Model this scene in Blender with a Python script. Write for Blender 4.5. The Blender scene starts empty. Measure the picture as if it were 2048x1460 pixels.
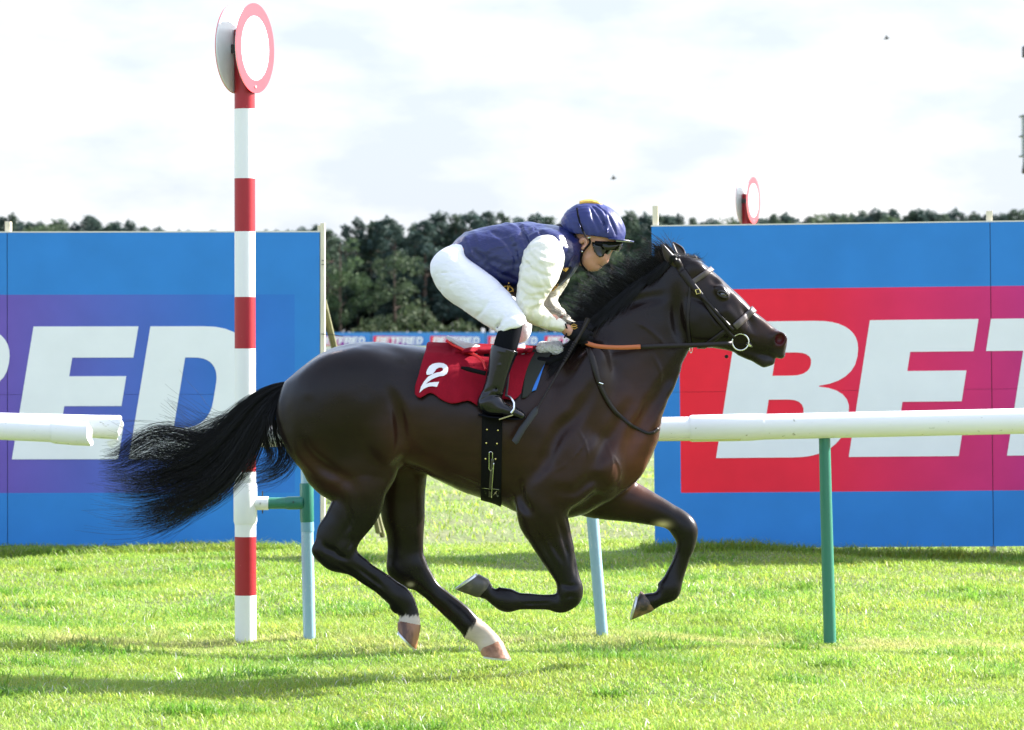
import bpy, math, random
import numpy as np
from mathutils import Vector, noise as mnoise

random.seed(7)
rng = np.random.default_rng(7)
sc = bpy.context.scene
COL = sc.collection

# ------------------------------------------------------------------ camera
F, CY, H, HZ = 6600.0, -14.8, 1.5, 670.0      # focal length in photo pixels, camera y, eye height, horizon row
cam = bpy.data.cameras.new('camera')
camo = bpy.data.objects.new('camera', cam)
COL.objects.link(camo)
camo.location = (0, CY, H)
camo.rotation_euler = (math.radians(90), 0, 0)
cam.sensor_width = 36.0
cam.lens = 36.0 * F / 2048.0
cam.shift_y = -(730.0 - HZ) / 2048.0
cam.clip_start = 0.5
cam.clip_end = 6000
cam.dof.use_dof = True
cam.dof.focus_distance = 14.8
cam.dof.aperture_fstop = 7.5
sc.camera = camo

# ------------------------------------------------------------------ sky and sun
SUN = Vector((1.40, 0.60, 1.0)).normalized()      # towards the sun: right of frame, behind the horse
EL = math.asin(SUN.z)
AZ = math.atan2(SUN.x, SUN.y)
w = bpy.data.worlds.new('World'); sc.world = w; w.use_nodes = True
nt = w.node_tree; nt.nodes.clear()
def wn(t, **k):
    n = nt.nodes.new(t)
    for a, b in k.items(): setattr(n, a, b)
    return n
out = wn('ShaderNodeOutputWorld'); bg = wn('ShaderNodeBackground')
sky = wn('ShaderNodeTexSky', sky_type='NISHITA', sun_disc=False)
sky.sun_elevation = EL; sky.sun_rotation = AZ
sky.air_density = 1.0; sky.dust_density = 1.5
tc = wn('ShaderNodeTexCoord'); mp = wn('ShaderNodeMapping')
mp.inputs['Scale'].default_value = (1, 1, 2.6)
n1 = wn('ShaderNodeTexNoise'); n1.inputs['Scale'].default_value = 15.0; n1.inputs['Detail'].default_value = 7; n1.inputs['Roughness'].default_value = 0.52
cr = wn('ShaderNodeValToRGB')
cr.color_ramp.elements[0].position = 0.40; cr.color_ramp.elements[0].color = (0, 0, 0, 1)
cr.color_ramp.elements[1].position = 0.74; cr.color_ramp.elements[1].color = (1, 1, 1, 1)
cl = wn('ShaderNodeMixRGB'); cl.inputs[1].default_value = (1.33, 1.46, 1.66, 1); cl.inputs[2].default_value = (5.5, 4.75, 4.8, 1)
mx = wn('ShaderNodeMixRGB'); mx.inputs[0].default_value = 0.90
L = nt.links.new
L(tc.outputs['Generated'], mp.inputs[0]); L(mp.outputs[0], n1.inputs['Vector']); L(n1.outputs['Fac'], cr.inputs[0])
# broken cloud over blue sky; towards the horizon the gaps close up and whiten
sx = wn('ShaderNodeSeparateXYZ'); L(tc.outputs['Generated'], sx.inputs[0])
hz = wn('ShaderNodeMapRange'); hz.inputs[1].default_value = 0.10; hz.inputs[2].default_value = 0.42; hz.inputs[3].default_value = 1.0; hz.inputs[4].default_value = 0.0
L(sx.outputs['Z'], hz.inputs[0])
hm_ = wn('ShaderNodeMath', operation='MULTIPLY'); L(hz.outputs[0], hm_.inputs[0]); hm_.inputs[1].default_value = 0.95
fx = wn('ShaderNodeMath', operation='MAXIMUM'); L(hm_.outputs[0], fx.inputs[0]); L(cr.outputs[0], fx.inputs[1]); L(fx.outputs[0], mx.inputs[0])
ch = wn('ShaderNodeMixRGB'); ch.inputs[1].default_value = (5.1, 4.5, 4.55, 1); ch.inputs[2].default_value = (2.15, 2.13, 2.15, 1)   # cloud brightened towards the zenith as added fill light, duller near the horizon
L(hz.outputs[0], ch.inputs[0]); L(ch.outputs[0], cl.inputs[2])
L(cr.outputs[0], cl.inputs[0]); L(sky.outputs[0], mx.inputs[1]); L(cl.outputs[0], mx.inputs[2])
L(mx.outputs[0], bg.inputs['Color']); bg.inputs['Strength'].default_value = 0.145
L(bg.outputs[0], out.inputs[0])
sl = bpy.data.lights.new('sun', 'SUN'); sl.energy = 4.4; sl.angle = math.radians(0.6); sl.color = (1.0, 0.955, 0.925)
so = bpy.data.objects.new('sun', sl); COL.objects.link(so)
so.rotation_euler = SUN.to_track_quat('Z', 'Y').to_euler(); so.location = (20, 10, 20)
vs = sc.view_settings
vs.view_transform = 'Standard'; vs.look = 'None'; vs.gamma = 1; vs.exposure = 2.0; vs.use_curve_mapping = False
sc.cycles.max_bounces = 8; sc.cycles.transparent_max_bounces = 12

# ------------------------------------------------------------------ helpers
def W(px, py, Y=0.0):
    s = F / (Y - CY)
    return np.array([(px - 1024.0) / s, Y, H - (py - HZ) / s])
def S(Y): return F / (Y - CY)

def tag(o, label=None, cat=None, group=None, kind=None):
    if label: o['label'] = label
    if cat: o['category'] = cat
    if group: o['group'] = group
    if kind: o['kind'] = kind
    return o
def link(o, parent=None):
    COL.objects.link(o)
    if parent is not None: o.parent = parent
    return o
def empty(name, label, cat, loc=(0, 0, 0), group=None):
    o = bpy.data.objects.new(name, None); o.empty_display_size = 0.1
    o.location = loc; link(o); tag(o, label, cat, group)
    return o
def mesh_np(name, V, Q, smooth=True, mat=None, attr=None):
    """V (n,3), Q (m,k) faces all with k corners"""
    me = bpy.data.meshes.new(name)
    V = np.asarray(V, dtype=np.float32); Q = np.asarray(Q, dtype=np.int32)
    me.vertices.add(len(V)); me.vertices.foreach_set('co', V.ravel())
    k = Q.shape[1]
    me.loops.add(Q.size); me.loops.foreach_set('vertex_index', Q.ravel())
    me.polygons.add(len(Q)); me.polygons.foreach_set('loop_start', np.arange(0, Q.size, k, dtype=np.int32))
    try: me.polygons.foreach_set('loop_total', np.full(len(Q), k, dtype=np.int32))
    except Exception: pass
    me.update(calc_edges=True)
    me.polygons.foreach_set('use_smooth', np.full(len(Q), smooth, dtype=bool))
    if attr is not None:
        a = me.color_attributes.new('tint', 'FLOAT_COLOR', 'POINT')
        c = np.ones((len(V), 4), dtype=np.float32); c[:, :3] = attr
        a.data.foreach_set('color', c.ravel())
    if mat: me.materials.append(mat)
    return me
def obj(name, me, parent=None, **k):
    o = bpy.data.objects.new(name, me)
    if parent is not None: link(o, parent)
    else: link(o)
    if k: tag(o, **k)
    # keep world placement when the parent is not at the origin
    if parent is not None: o.matrix_parent_inverse = parent.matrix_basis.inverted()
    return o
class MB:
    def __init__(s): s.v = []; s.f = []
    def add(s, vs, fs):
        b = len(s.v); s.v += [tuple(map(float, v)) for v in vs]; s.f += [tuple(b + i for i in f) for f in fs]
    def box(s, a, b):
        x0, y0, z0 = a; x1, y1, z1 = b
        s.add([(x0,y0,z0),(x1,y0,z0),(x1,y1,z0),(x0,y1,z0),(x0,y0,z1),(x1,y0,z1),(x1,y1,z1),(x0,y1,z1)],
              [(0,3,2,1),(4,5,6,7),(0,1,5,4),(1,2,6,5),(2,3,7,6),(3,0,4,7)])
    def tube(s, pts, rad, n=12, cap=True, flat=1.0):
        pts = [Vector(p) for p in pts]
        if not hasattr(rad, '__len__'): rad = [rad] * len(pts)
        b = len(s.v); up = None
        for i, p in enumerate(pts):
            t = (pts[min(i+1, len(pts)-1)] - pts[max(i-1, 0)]).normalized()
            if up is None:
                up = Vector((0, 1, 0)) if abs(t.y) < 0.9 else Vector((1, 0, 0))
            a = (up - t * up.dot(t)).normalized(); c = t.cross(a); up = a
            for k in range(n):
                th = 2 * math.pi * k / n
                q = p + a * (math.cos(th) * rad[i] * flat) + c * (math.sin(th) * rad[i])
                s.v.append(tuple(q))
        for i in range(len(pts) - 1):
            for k in range(n):
                k2 = (k + 1) % n
                s.f.append((b+i*n+k, b+i*n+k2, b+(i+1)*n+k2, b+(i+1)*n+k))
        if cap:
            s.f.append(tuple(b + k for k in range(n))[::-1]); e = b + (len(pts)-1)*n
            s.f.append(tuple(e + k for k in range(n)))
    def build(s, name, mat, parent=None, smooth=True, bevel=0, **k):
        me = bpy.data.meshes.new(name); me.from_pydata(s.v, [], s.f); me.update()
        if mat: me.materials.append(mat)
        if smooth:
            me.polygons.foreach_set('use_smooth', [True] * len(me.polygons))
            me.set_sharp_from_angle(angle=math.radians(38))
        o = obj(name, me, parent, **k)
        if bevel:
            m = o.modifiers.new('bevel', 'BEVEL'); m.width = bevel; m.segments = 2; m.limit_method = 'ANGLE'
        return o

def mat(name, col, rough=0.5, spec=0.5, metal=0.0, var=0.0, vscale=8.0, bump=0.0, bscale=60.0, attr=None, coat=0.0,
        sheen=0.0, vcol=None, vthr=(0.45, 0.6), stretch=None, trans=0.0, bdist=0.01, sss=0.0):
    m = bpy.data.materials.new(name); m.use_nodes = True
    t = m.node_tree; p = t.nodes['Principled BSDF']
    p.inputs['Roughness'].default_value = rough; p.inputs['Metallic'].default_value = metal
    p.inputs['Specular IOR Level'].default_value = spec
    p.inputs['Coat Weight'].default_value = coat; p.inputs['Coat Roughness'].default_value = 0.15
    p.inputs['Sheen Weight'].default_value = sheen
    if sss:
        p.inputs['Subsurface Weight'].default_value = sss; p.inputs['Subsurface Scale'].default_value = 0.01
    tcn = t.nodes.new('ShaderNodeTexCoord'); vec = tcn.outputs['Object']
    if stretch:
        mm = t.nodes.new('ShaderNodeMapping'); mm.inputs['Scale'].default_value = stretch
        t.links.new(vec, mm.inputs[0]); vec = mm.outputs[0]
    if attr:
        a = t.nodes.new('ShaderNodeAttribute'); a.attribute_name = attr; cs = a.outputs['Color']
    else:
        rgb = t.nodes.new('ShaderNodeRGB'); rgb.outputs[0].default_value = (*col, 1); cs = rgb.outputs[0]
    if var > 0 or vcol:
        n = t.nodes.new('ShaderNodeTexNoise'); n.inputs['Scale'].default_value = vscale; n.inputs['Detail'].default_value = 6
        n.inputs['Roughness'].default_value = 0.6
        t.links.new(vec, n.inputs['Vector'])
        if vcol:
            r = t.nodes.new('ShaderNodeMapRange'); r.inputs[1].default_value = vthr[0]; r.inputs[2].default_value = vthr[1]
            t.links.new(n.outputs['Fac'], r.inputs[0])
            x = t.nodes.new('ShaderNodeMixRGB'); t.links.new(r.outputs[0], x.inputs[0]); t.links.new(cs, x.inputs[1]); x.inputs[2].default_value = (*vcol, 1)
            cs = x.outputs[0]
        if var > 0:
            r = t.nodes.new('ShaderNodeMapRange'); r.inputs[1].default_value = 0.3; r.inputs[2].default_value = 0.7
            r.inputs[3].default_value = 1 - var; r.inputs[4].default_value = 1 + var
            t.links.new(n.outputs['Fac'], r.inputs[0])
            x = t.nodes.new('ShaderNodeVectorMath'); x.operation = 'SCALE'
            t.links.new(cs, x.inputs[0]); t.links.new(r.outputs[0], x.inputs['Scale']); cs = x.outputs[0]
    t.links.new(cs, p.inputs['Base Color'])
    if bump > 0:
        n = t.nodes.new('ShaderNodeTexNoise'); n.inputs['Scale'].default_value = bscale; n.inputs['Detail'].default_value = 4
        t.links.new(vec, n.inputs['Vector'])
        b = t.nodes.new('ShaderNodeBump'); b.inputs['Strength'].default_value = bump; b.inputs['Distance'].default_value = bdist
        t.links.new(n.outputs['Fac'], b.inputs['Height']); t.links.new(b.outputs[0], p.inputs['Normal'])
    if trans > 0:
        tr = t.nodes.new('ShaderNodeBsdfTranslucent'); t.links.new(cs, tr.inputs['Color'])
        ms = t.nodes.new('ShaderNodeMixShader'); ms.inputs[0].default_value = trans
        t.links.new(p.outputs[0], ms.inputs[1]); t.links.new(tr.outputs[0], ms.inputs[2])
        t.links.new(ms.outputs[0], t.nodes['Material Output'].inputs[0])
    return m

# ------------------------------------------------------------------ signed-distance modelling
def catmull(P, n):
    """P (k, d) -> smooth resample with n steps per span"""
    P = np.asarray(P, dtype=float)
    Q = np.vstack([2*P[0]-P[1], P, 2*P[-1]-P[-2]]); out_ = []
    for i in range(1, len(Q)-2):
        a, b, c, d = Q[i-1], Q[i], Q[i+1], Q[i+2]
        for j in range(n):
            t = j / n
            out_.append(0.5*((2*b) + (-a+c)*t + (2*a-5*b+4*c-d)*t*t + (-a+3*b-3*c+d)*t**3))
    out_.append(P[-1]); return np.array(out_)

class Field:
    def __init__(s, lo, hi, h):
        s.lo = np.array(lo, float); s.h = h
        s.n = np.ceil((np.array(hi, float) - s.lo) / h).astype(int) + 1
        s.f = np.full(s.n, 0.25, dtype=np.float32)
    def box(s, lo, hi):
        a = np.clip(np.floor((np.array(lo) - s.lo) / s.h).astype(int), 0, s.n)
        b = np.clip(np.ceil((np.array(hi) - s.lo) / s.h).astype(int) + 1, 0, s.n)
        return a, b
    def grids(s, a, b):
        g = [(s.lo[i] + s.h * np.arange(a[i], b[i])).astype(np.float32) for i in range(3)]
        return g[0][:, None, None], g[1][None, :, None], g[2][None, None, :]
    def blend(s, a, b, d, k, mode='add'):
        sl_ = tuple(slice(a[i], b[i]) for i in range(3)); f = s.f[sl_]
        if mode == 'add':
            h_ = np.maximum(k - np.abs(f - d), 0) / k
            s.f[sl_] = np.minimum(f, d) - h_*h_*k*0.25
        elif mode == 'sub':
            d = -d; h_ = np.maximum(k - np.abs(f - d), 0) / k
            s.f[sl_] = np.maximum(f, d) + h_*h_*k*0.25
    def chain(s, pts, k=0.03, mode='add', n=0):
        """pts rows: x, y, z, r, half_y ; round cones with their y half-width scaled"""
        P = np.asarray(pts, float)
        if n: P = catmull(P, n)
        P[:, 3:] = np.maximum(P[:, 3:], 1e-3)
        pad = k + 3*s.h
        R = np.maximum(P[:, 3], P[:, 4])[:, None] + pad
        A, B = s.box((P[:, :3]-R).min(0), (P[:, :3]+R).max(0))
        if (B <= A).any(): return
        loc = np.full(B-A, 0.25, dtype=np.float32)
        for i in range(max(1, len(P)-1)):
            p, q = P[i], P[min(i+1, len(P)-1)]
            r_ = max(p[3], q[3], p[4], q[4]) + pad
            a, b = s.box(np.minimum(p[:3], q[:3])-r_, np.maximum(p[:3], q[:3])+r_)
            a = np.maximum(a, A); b = np.minimum(b, B)
            if (b <= a).any(): continue
            X, Y, Z = s.grids(a, b)
            dx, dz = q[0]-p[0], q[2]-p[2]; dy = q[1]-p[1]
            sy = 0.5*(p[4]/p[3] + q[4]/q[3])
            L2 = dx*dx + dz*dz + (dy/sy)**2 + 1e-9
            # projection in the space where y is unscaled
            t = ((X-p[0])*dx + (Z-p[2])*dz + (Y-p[1])/sy*(dy/sy)) / L2
            t = np.clip(t, 0, 1)
            r = p[3] + (q[3]-p[3])*t; syt = (p[4]/p[3]) + (q[4]/q[3]-p[4]/p[3])*t
            ex = X - (p[0]+dx*t); ey = (Y - (p[1]+dy*t))/syt; ez = Z - (p[2]+dz*t)
            d = np.sqrt(ex*ex + ey*ey + ez*ez) - r
            d = d * np.minimum(1.0, syt)
            sl_ = tuple(slice(a[j]-A[j], b[j]-A[j]) for j in range(3))
            loc[sl_] = np.minimum(loc[sl_], d)
        s.blend(A, B, loc, k, mode)
    def ell(s, c, rx, ry, rz, ang=0.0, k=0.03, mode='add'):
        m = max(rx, ry, rz) + k + 3*s.h
        a, b = s.box(np.array(c)-m, np.array(c)+m)
        if (b <= a).any(): return
        X, Y, Z = s.grids(a, b); X = X-c[0]; Y = Y-c[1]; Z = Z-c[2]
        ca, sa = math.cos(ang), math.sin(ang)
        u = X*ca + Z*sa; v = -X*sa + Z*ca
        q = np.sqrt((u/rx)**2 + (Y/ry)**2 + (v/rz)**2)
        g = np.sqrt((u/rx**2)**2 + (Y/ry**2)**2 + (v/rz**2)**2)
        d = q*(q-1)/np.maximum(g, 1e-4)
        s.blend(a, b, d.astype(np.float32), k, mode)
    def clip_outline(s, poly, k):
        """keep what lies inside a closed outline drawn in the xz plane, rounded by k"""
        x = s.lo[0]+s.h*np.arange(s.n[0]); z = s.lo[2]+s.h*np.arange(s.n[2]); X, Z = np.meshgrid(x, z, indexing='ij')
        d = np.full(X.shape, 1e9); ins = np.zeros(X.shape, bool)
        P = np.asarray(poly, float)
        for i in range(len(P)):
            a, b = P[i], P[(i+1) % len(P)]; e = b-a
            t = np.clip(((X-a[0])*e[0]+(Z-a[1])*e[1])/(e@e+1e-12), 0, 1)
            d = np.minimum(d, np.hypot(X-a[0]-t*e[0], Z-a[1]-t*e[1]))
            c = ((a[1] <= Z) & (b[1] > Z)) | ((b[1] <= Z) & (a[1] > Z))
            xi = a[0] + (Z-a[1])/(e[1] if abs(e[1]) > 1e-9 else 1e-9)*e[0]
            ins ^= c & (X < xi)
        d = np.where(ins, -d, d).astype(np.float32)[:, None, :]
        h_ = np.maximum(k - np.abs(s.f - d), 0)/k
        s.f = np.maximum(s.f, d) + h_*h_*k*0.25 - 0.0
    def lumps(s, amp, cell, seed):
        """random smooth unevenness with features about cell metres across"""
        r = np.random.default_rng(seed); ax = []
        dims = [int(math.ceil(s.n[i]*s.h/cell))+3 for i in range(3)]; g = r.normal(size=dims).astype(np.float32)
        for i in range(3):
            q = np.arange(s.n[i])*s.h/cell; j = q.astype(int); t = (q-j).astype(np.float32); t = t*t*(3-2*t)
            g0 = np.take(g, j, axis=i); g1 = np.take(g, j+1, axis=i); sh = [1, 1, 1]; sh[i] = -1; t = t.reshape(sh); g = g0*(1-t)+g1*t
        s.f += amp*g
    def plane_cut(s, p, nrm, k=0.004):
        X, Y, Z = s.grids(np.zeros(3, int), s.n)
        d = (X-p[0])*nrm[0] + (Y-p[1])*nrm[1] + (Z-p[2])*nrm[2]   # keep where d<0
        s.f = np.maximum(s.f, d.astype(np.float32))
    def wrinkle(s, amp, freq, seed, aniso=(1, 1, 1), warp=1.0):
        r = np.random.default_rng(seed); X, Y, Z = s.grids(np.zeros(3, int), s.n)
        tot = 0
        wx = 0.03*warp*np.sin(23*X + 17*Z + r.random()*6) + 0.02*warp*np.sin(31*Y + 9*X + r.random()*6)
        wz = 0.03*warp*np.sin(19*Z - 13*X + r.random()*6) + 0.02*warp*np.sin(27*Y - 11*Z + r.random()*6)
        for i in range(4):
            d = r.normal(size=3)*np.array(aniso); d /= np.linalg.norm(d)
            fr = freq * (0.7 + 0.35*i)
            sgn = np.sin(fr*(d[0]*(X+wx) + d[1]*Y + d[2]*(Z+wz)) + r.random()*6)
            tot = tot + (1-np.abs(sgn)) / (1+0.35*i)
        s.f += (amp*(0.9-tot)).astype(np.float32)
    def sample(s, P):
        P = np.asarray(P, float); sh = P.shape[:-1]; q = (P.reshape(-1, 3) - s.lo)/s.h
        i = np.clip(np.floor(q).astype(int), 0, s.n-2); t = np.clip(q-i, 0, 1)
        r = 0
        for a in (0, 1):
            for b in (0, 1):
                for c in (0, 1):
                    wt = (t[:, 0] if a else 1-t[:, 0])*(t[:, 1] if b else 1-t[:, 1])*(t[:, 2] if c else 1-t[:, 2])
                    r = r + wt*s.f[i[:, 0]+a, i[:, 1]+b, i[:, 2]+c]
        return r.reshape(sh)
    def near_y(s, x, z, near=True, smooth=0):
        """y of the surface met first from the camera side"""
        n = s.n[1]; ys = s.lo[1] + s.h*np.arange(n)
        if not near: ys = ys[::-1]
        v = s.sample(np.stack([np.full(n, x), ys, np.full(n, z)], -1))
        j = np.argmax(v < 0)
        if v[j] >= 0: return None
        if j == 0: return ys[0]
        t = v[j-1]/(v[j-1]-v[j]); return ys[j-1] + (ys[j]-ys[j-1])*t
    def ray(s, C, D, rmax=0.6):
        C = np.asarray(C, float); D = np.asarray(D, float); rs = np.linspace(0, rmax, 240)
        v = s.sample(C[..., None, :] + D[..., None, :]*rs[:, None])
        j = np.argmax(v > 0, axis=-1); j = np.maximum(j, 1)
        v0 = np.take_along_axis(v, (j-1)[..., None], -1)[..., 0]; v1 = np.take_along_axis(v, j[..., None], -1)[..., 0]
        r = rs[j-1] + (rs[1]-rs[0]) * np.clip(-v0/(v1-v0+1e-9), 0, 1)
        return C + D*r[..., None]
    def mesh(s, relax=1):
        f = s.f.copy()
        f[0] = f[-1] = 0.1; f[:, 0] = f[:, -1] = 0.1; f[:, :, 0] = f[:, :, -1] = 0.1
        ins = f < 0; n = s.n - 1
        c = np.zeros(n, np.int8)
        for a in (0, 1):
            for b in (0, 1):
                for d in (0, 1):
                    c += ins[a:a+n[0], b:b+n[1], d:d+n[2]]
        ijk = np.argwhere((c > 0) & (c < 8)); idx = np.full(n, -1, np.int32)
        idx[tuple(ijk.T)] = np.arange(len(ijk))
        acc = np.zeros((len(ijk), 3)); cnt = np.zeros(len(ijk))
        for ax in range(3):
            for a in (0, 1):
                for b in (0, 1):
                    o = np.zeros(3, int); o2 = [i for i in range(3) if i != ax]
                    o[o2[0]] = a; o[o2[1]] = b
                    p0 = ijk + o; e = np.zeros(3, int); e[ax] = 1; p1 = p0 + e
                    f0 = f[tuple(p0.T)]; f1 = f[tuple(p1.T)]; m = (f0 < 0) != (f1 < 0)
                    t = np.where(m, f0/(f0-f1+1e-12), 0)
                    pt = p0.astype(float); pt[:, ax] += t
                    acc[m] += pt[m]; cnt[m] += 1
        V = acc/cnt[:, None]*s.h + s.lo
        Q = []
        for ax in range(3):
            o2 = [i for i in range(3) if i != ax]
            e = np.zeros(3, int); e[ax] = 1
            slA = [slice(1, -1)]*3; slB = [slice(1, -1)]*3
            slA[ax] = slice(0, -1); slB[ax] = slice(1, None)
            A_ = ins[tuple(slA)]; B_ = ins[tuple(slB)]
            E = np.argwhere(A_ != B_); off = np.ones(3, int); off[ax] = 0; E = E + off
            u = np.zeros(3, int); v = np.zeros(3, int); u[o2[0]] = 1; v[o2[1]] = 1
            q = np.stack([idx[tuple((E-u-v).T)], idx[tuple((E-v).T)], idx[tuple(E.T)], idx[tuple((E-u).T)]], 1)
            flip = ins[tuple(E.T)]
            if ax == 1: flip = ~flip
            q[~flip] = q[~flip][:, ::-1]
            Q.append(q)
        Q = np.vstack(Q); Q = Q[(Q >= 0).all(1)]
        for _ in range(relax):
            acc = np.zeros_like(V); cnt = np.zeros(len(V))
            for k in range(4):
                np.add.at(acc, Q[:, k], V[Q[:, (k+1) % 4]] + V[Q[:, (k+3) % 4]]); np.add.at(cnt, Q[:, k], 2)
            V = 0.5*V + 0.5*acc/np.maximum(cnt, 1)[:, None]
        return V, Q

def limb(rows, yc, bw, k_n=5):
    """rows of photo pixel pairs (x1,y1,x2,y2); yc and bw (half-width in y) are numbers or lists"""
    out_ = []
    for i, r in enumerate(rows):
        y = yc[i] if hasattr(yc, '__len__') else yc
        b = bw[i] if hasattr(bw, '__len__') else bw
        s = S(y); c = W((r[0]+r[2])/2, (r[1]+r[3])/2, y); rad = math.hypot(r[0]-r[2], r[1]-r[3])/2/s
        out_.append([c[0], y, c[2], rad, (b if b > 0 else rad*-b)])
    return catmull(out_, k_n)

def tubes(polys, r0, r1, sides=3):
    """polys (S,N,3) -> V,Q thin tapered strands"""
    P = np.asarray(polys, float); Sn, N, _ = P.shape
    T = np.gradient(P, axis=1); T /= np.linalg.norm(T, axis=2, keepdims=True)+1e-9
    ref = np.array([0.13, 1.0, 0.07]); A = np.cross(T, ref); A /= np.linalg.norm(A, axis=2, keepdims=True)+1e-9
    B = np.cross(T, A); t = np.linspace(0, 1, N)
    r0 = np.broadcast_to(np.asarray(r0, float), (Sn,)); rad = (r0[:, None] + (r1-r0[:, None])*t[None, :]**1.5)[:, :, None]
    V = np.stack([P + rad*(math.cos(2*math.pi*k/sides)*A + math.sin(2*math.pi*k/sides)*B) for k in range(sides)], 2)
    base = (np.arange(Sn)*N*sides)[:, None, None] + (np.arange(N-1)*sides)[None, :, None]
    k = np.arange(sides)[None, None, :]; k2 = (np.arange(sides)+1) % sides
    Q = np.stack([base+k, base+k2[None, None, :], base+sides+k2[None, None, :], base+sides+k], -1)
    return V.reshape(-1, 3), Q.reshape(-1, 4)
def skin_strip(P, name, m, parent=None, solid=0.003, closed=False, **k):
    """P (n,w,3) grid of points -> thick band"""
    n, w_, _ = P.shape; idx = np.arange(n*w_).reshape(n, w_)
    a = idx if not closed else np.vstack([idx, idx[:1]])
    Q = np.stack([a[:-1, :-1], a[1:, :-1], a[1:, 1:], a[:-1, 1:]], -1).reshape(-1, 4)
    o = obj(name, mesh_np(name, P.reshape(-1, 3), Q, True, m), parent, **k)
    if solid:
        md = o.modifiers.new('thickness', 'SOLIDIFY'); md.thickness = solid; md.offset = 0
    return o
# ------------------------------------------------------------------ ground and grass
def grass_mat(name, base, blades):
    m = bpy.data.materials.new(name); m.use_nodes = True; t = m.node_tree; p = t.nodes['Principled BSDF']
    p.inputs['Roughness'].default_value = 0.42 if blades else 0.9; p.inputs['Specular IOR Level'].default_value = 0.4 if blades else 0.1
    g = t.nodes.new('ShaderNodeNewGeometry')
    def nz(s, d=4, st=(1, 1, 1)):
        mm = t.nodes.new('ShaderNodeMapping'); mm.inputs['Scale'].default_value = st; t.links.new(g.outputs['Position'], mm.inputs[0])
        n = t.nodes.new('ShaderNodeTexNoise'); n.inputs['Scale'].default_value = s; n.inputs['Detail'].default_value = d; t.links.new(mm.outputs[0], n.inputs['Vector']); return n.outputs['Fac']
    def mr(x, a, b, c=0, d=1):
        r = t.nodes.new('ShaderNodeMapRange'); r.inputs[1].default_value = a; r.inputs[2].default_value = b; r.inputs[3].default_value = c; r.inputs[4].default_value = d
        t.links.new(x, r.inputs[0]); return r.outputs[0]
    def mix(f, a, b):
        x = t.nodes.new('ShaderNodeMixRGB'); t.links.new(f, x.inputs[0])
        for i, c in ((1, a), (2, b)):
            if isinstance(c, tuple): x.inputs[i].default_value = (*c, 1)
            else: t.links.new(c, x.inputs[i])
        return x.outputs[0]
    if blades:
        a = t.nodes.new('ShaderNodeAttribute'); a.attribute_name = 'tint'; c0 = a.outputs['Color']
    else:
        c0 = mix(mr(nz(30, 6), .35, .65), tuple(b*0.75 for b in base), base)
    c1 = mix(mr(nz(1.3, 4), .48, .62, 0, .35), c0, tuple(b*f for b, f in zip(base, (1.25, 0.98, 1.35))))     # paler patches
    c2 = mix(mr(nz(4.2, 6), .58, .72, 0, .55), c1, tuple(b*f for b, f in zip(base, (0.55, 0.80, 0.6))))       # darker tufts
    # worn straw-coloured strip under the rail line
    sp = t.nodes.new('ShaderNodeSeparateXYZ'); t.links.new(g.outputs['Position'], sp.inputs[0])
    wob = mr(nz(2.2, 4, (1, .3, 1)), .3, .7, -.35, .35)
    ad = t.nodes.new('ShaderNodeMath'); t.links.new(sp.outputs['Y'], ad.inputs[0]); t.links.new(wob, ad.inputs[1])
    sb = t.nodes.new('ShaderNodeMath'); sb.operation = 'SUBTRACT'; t.links.new(ad.outputs[0], sb.inputs[0]); sb.inputs[1].default_value = 1.55
    ab = t.nodes.new('ShaderNodeMath'); ab.operation = 'ABSOLUTE'; t.links.new(sb.outputs[0], ab.inputs[0])
    f = mr(ab.outputs[0], .05, .42, 1.0, 0.0)
    f2 = t.nodes.new('ShaderNodeMath'); f2.operation = 'MULTIPLY'; t.links.new(f, f2.inputs[0]); t.links.new(mr(nz(3.0, 5), .40, .60, .05, .85), f2.inputs[1])
    c3 = mix(f2.outputs[0], c2, (0.46, 0.46, 0.17) if blades else (0.30, 0.25, 0.12))
    t.links.new(c3, p.inputs['Base Color'])
    if blades:
        tr = t.nodes.new('ShaderNodeBsdfTranslucent'); t.links.new(c3, tr.inputs['Color'])
        ms = t.nodes.new('ShaderNodeMixShader'); ms.inputs[0].default_value = 0.58
        t.links.new(p.outputs[0], ms.inputs[1]); t.links.new(tr.outputs[0], ms.inputs[2]); t.links.new(ms.outputs[0], t.nodes['Material Output'].inputs[0])
    else:
        b = t.nodes.new('ShaderNodeBump'); b.inputs['Strength'].default_value = 0.8; b.inputs['Distance'].default_value = 0.04
        t.links.new(nz(18, 8), b.inputs['Height']); t.links.new(b.outputs[0], p.inputs['Normal'])
    return m
GB = (0.285, 0.43, 0.055)
m_ground = grass_mat('turf_soil', (0.165, 0.20, 0.085), False)
m_steel = mat('dark_steel', (0.06, 0.05, 0.05), rough=0.4, metal=0.5)
m_blade = grass_mat('grass_blade', GB, True)
def gh(x, y):
    return 0.018*np.sin(1.7*x+0.6*y) + 0.014*np.sin(0.9*x-2.3*y+1) + 0.01*np.sin(4.1*x+3.3*y) - 0.02
xs = np.concatenate([[-2500, -900, -300, -80, -30, -12], np.linspace(-8, 8, 81), [12, 30, 80, 300, 900, 2500]])
ys = np.concatenate([[-300, -60, -20, -15], np.linspace(-12, 12, 121), [16, 25, 45, 90, 200, 450, 900, 3500]])
XX, YY = np.meshgrid(xs, ys, indexing='ij')
ZZ = np.where((abs(XX) < 9) & (YY > -13) & (YY < 13), gh(XX, YY), -0.02)
V = np.stack([XX, YY, ZZ], -1).reshape(-1, 3); I = np.arange(len(V)).reshape(XX.shape)
Q = np.stack([I[:-1, :-1], I[1:, :-1], I[1:, 1:], I[:-1, 1:]], -1).reshape(-1, 4)
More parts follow.
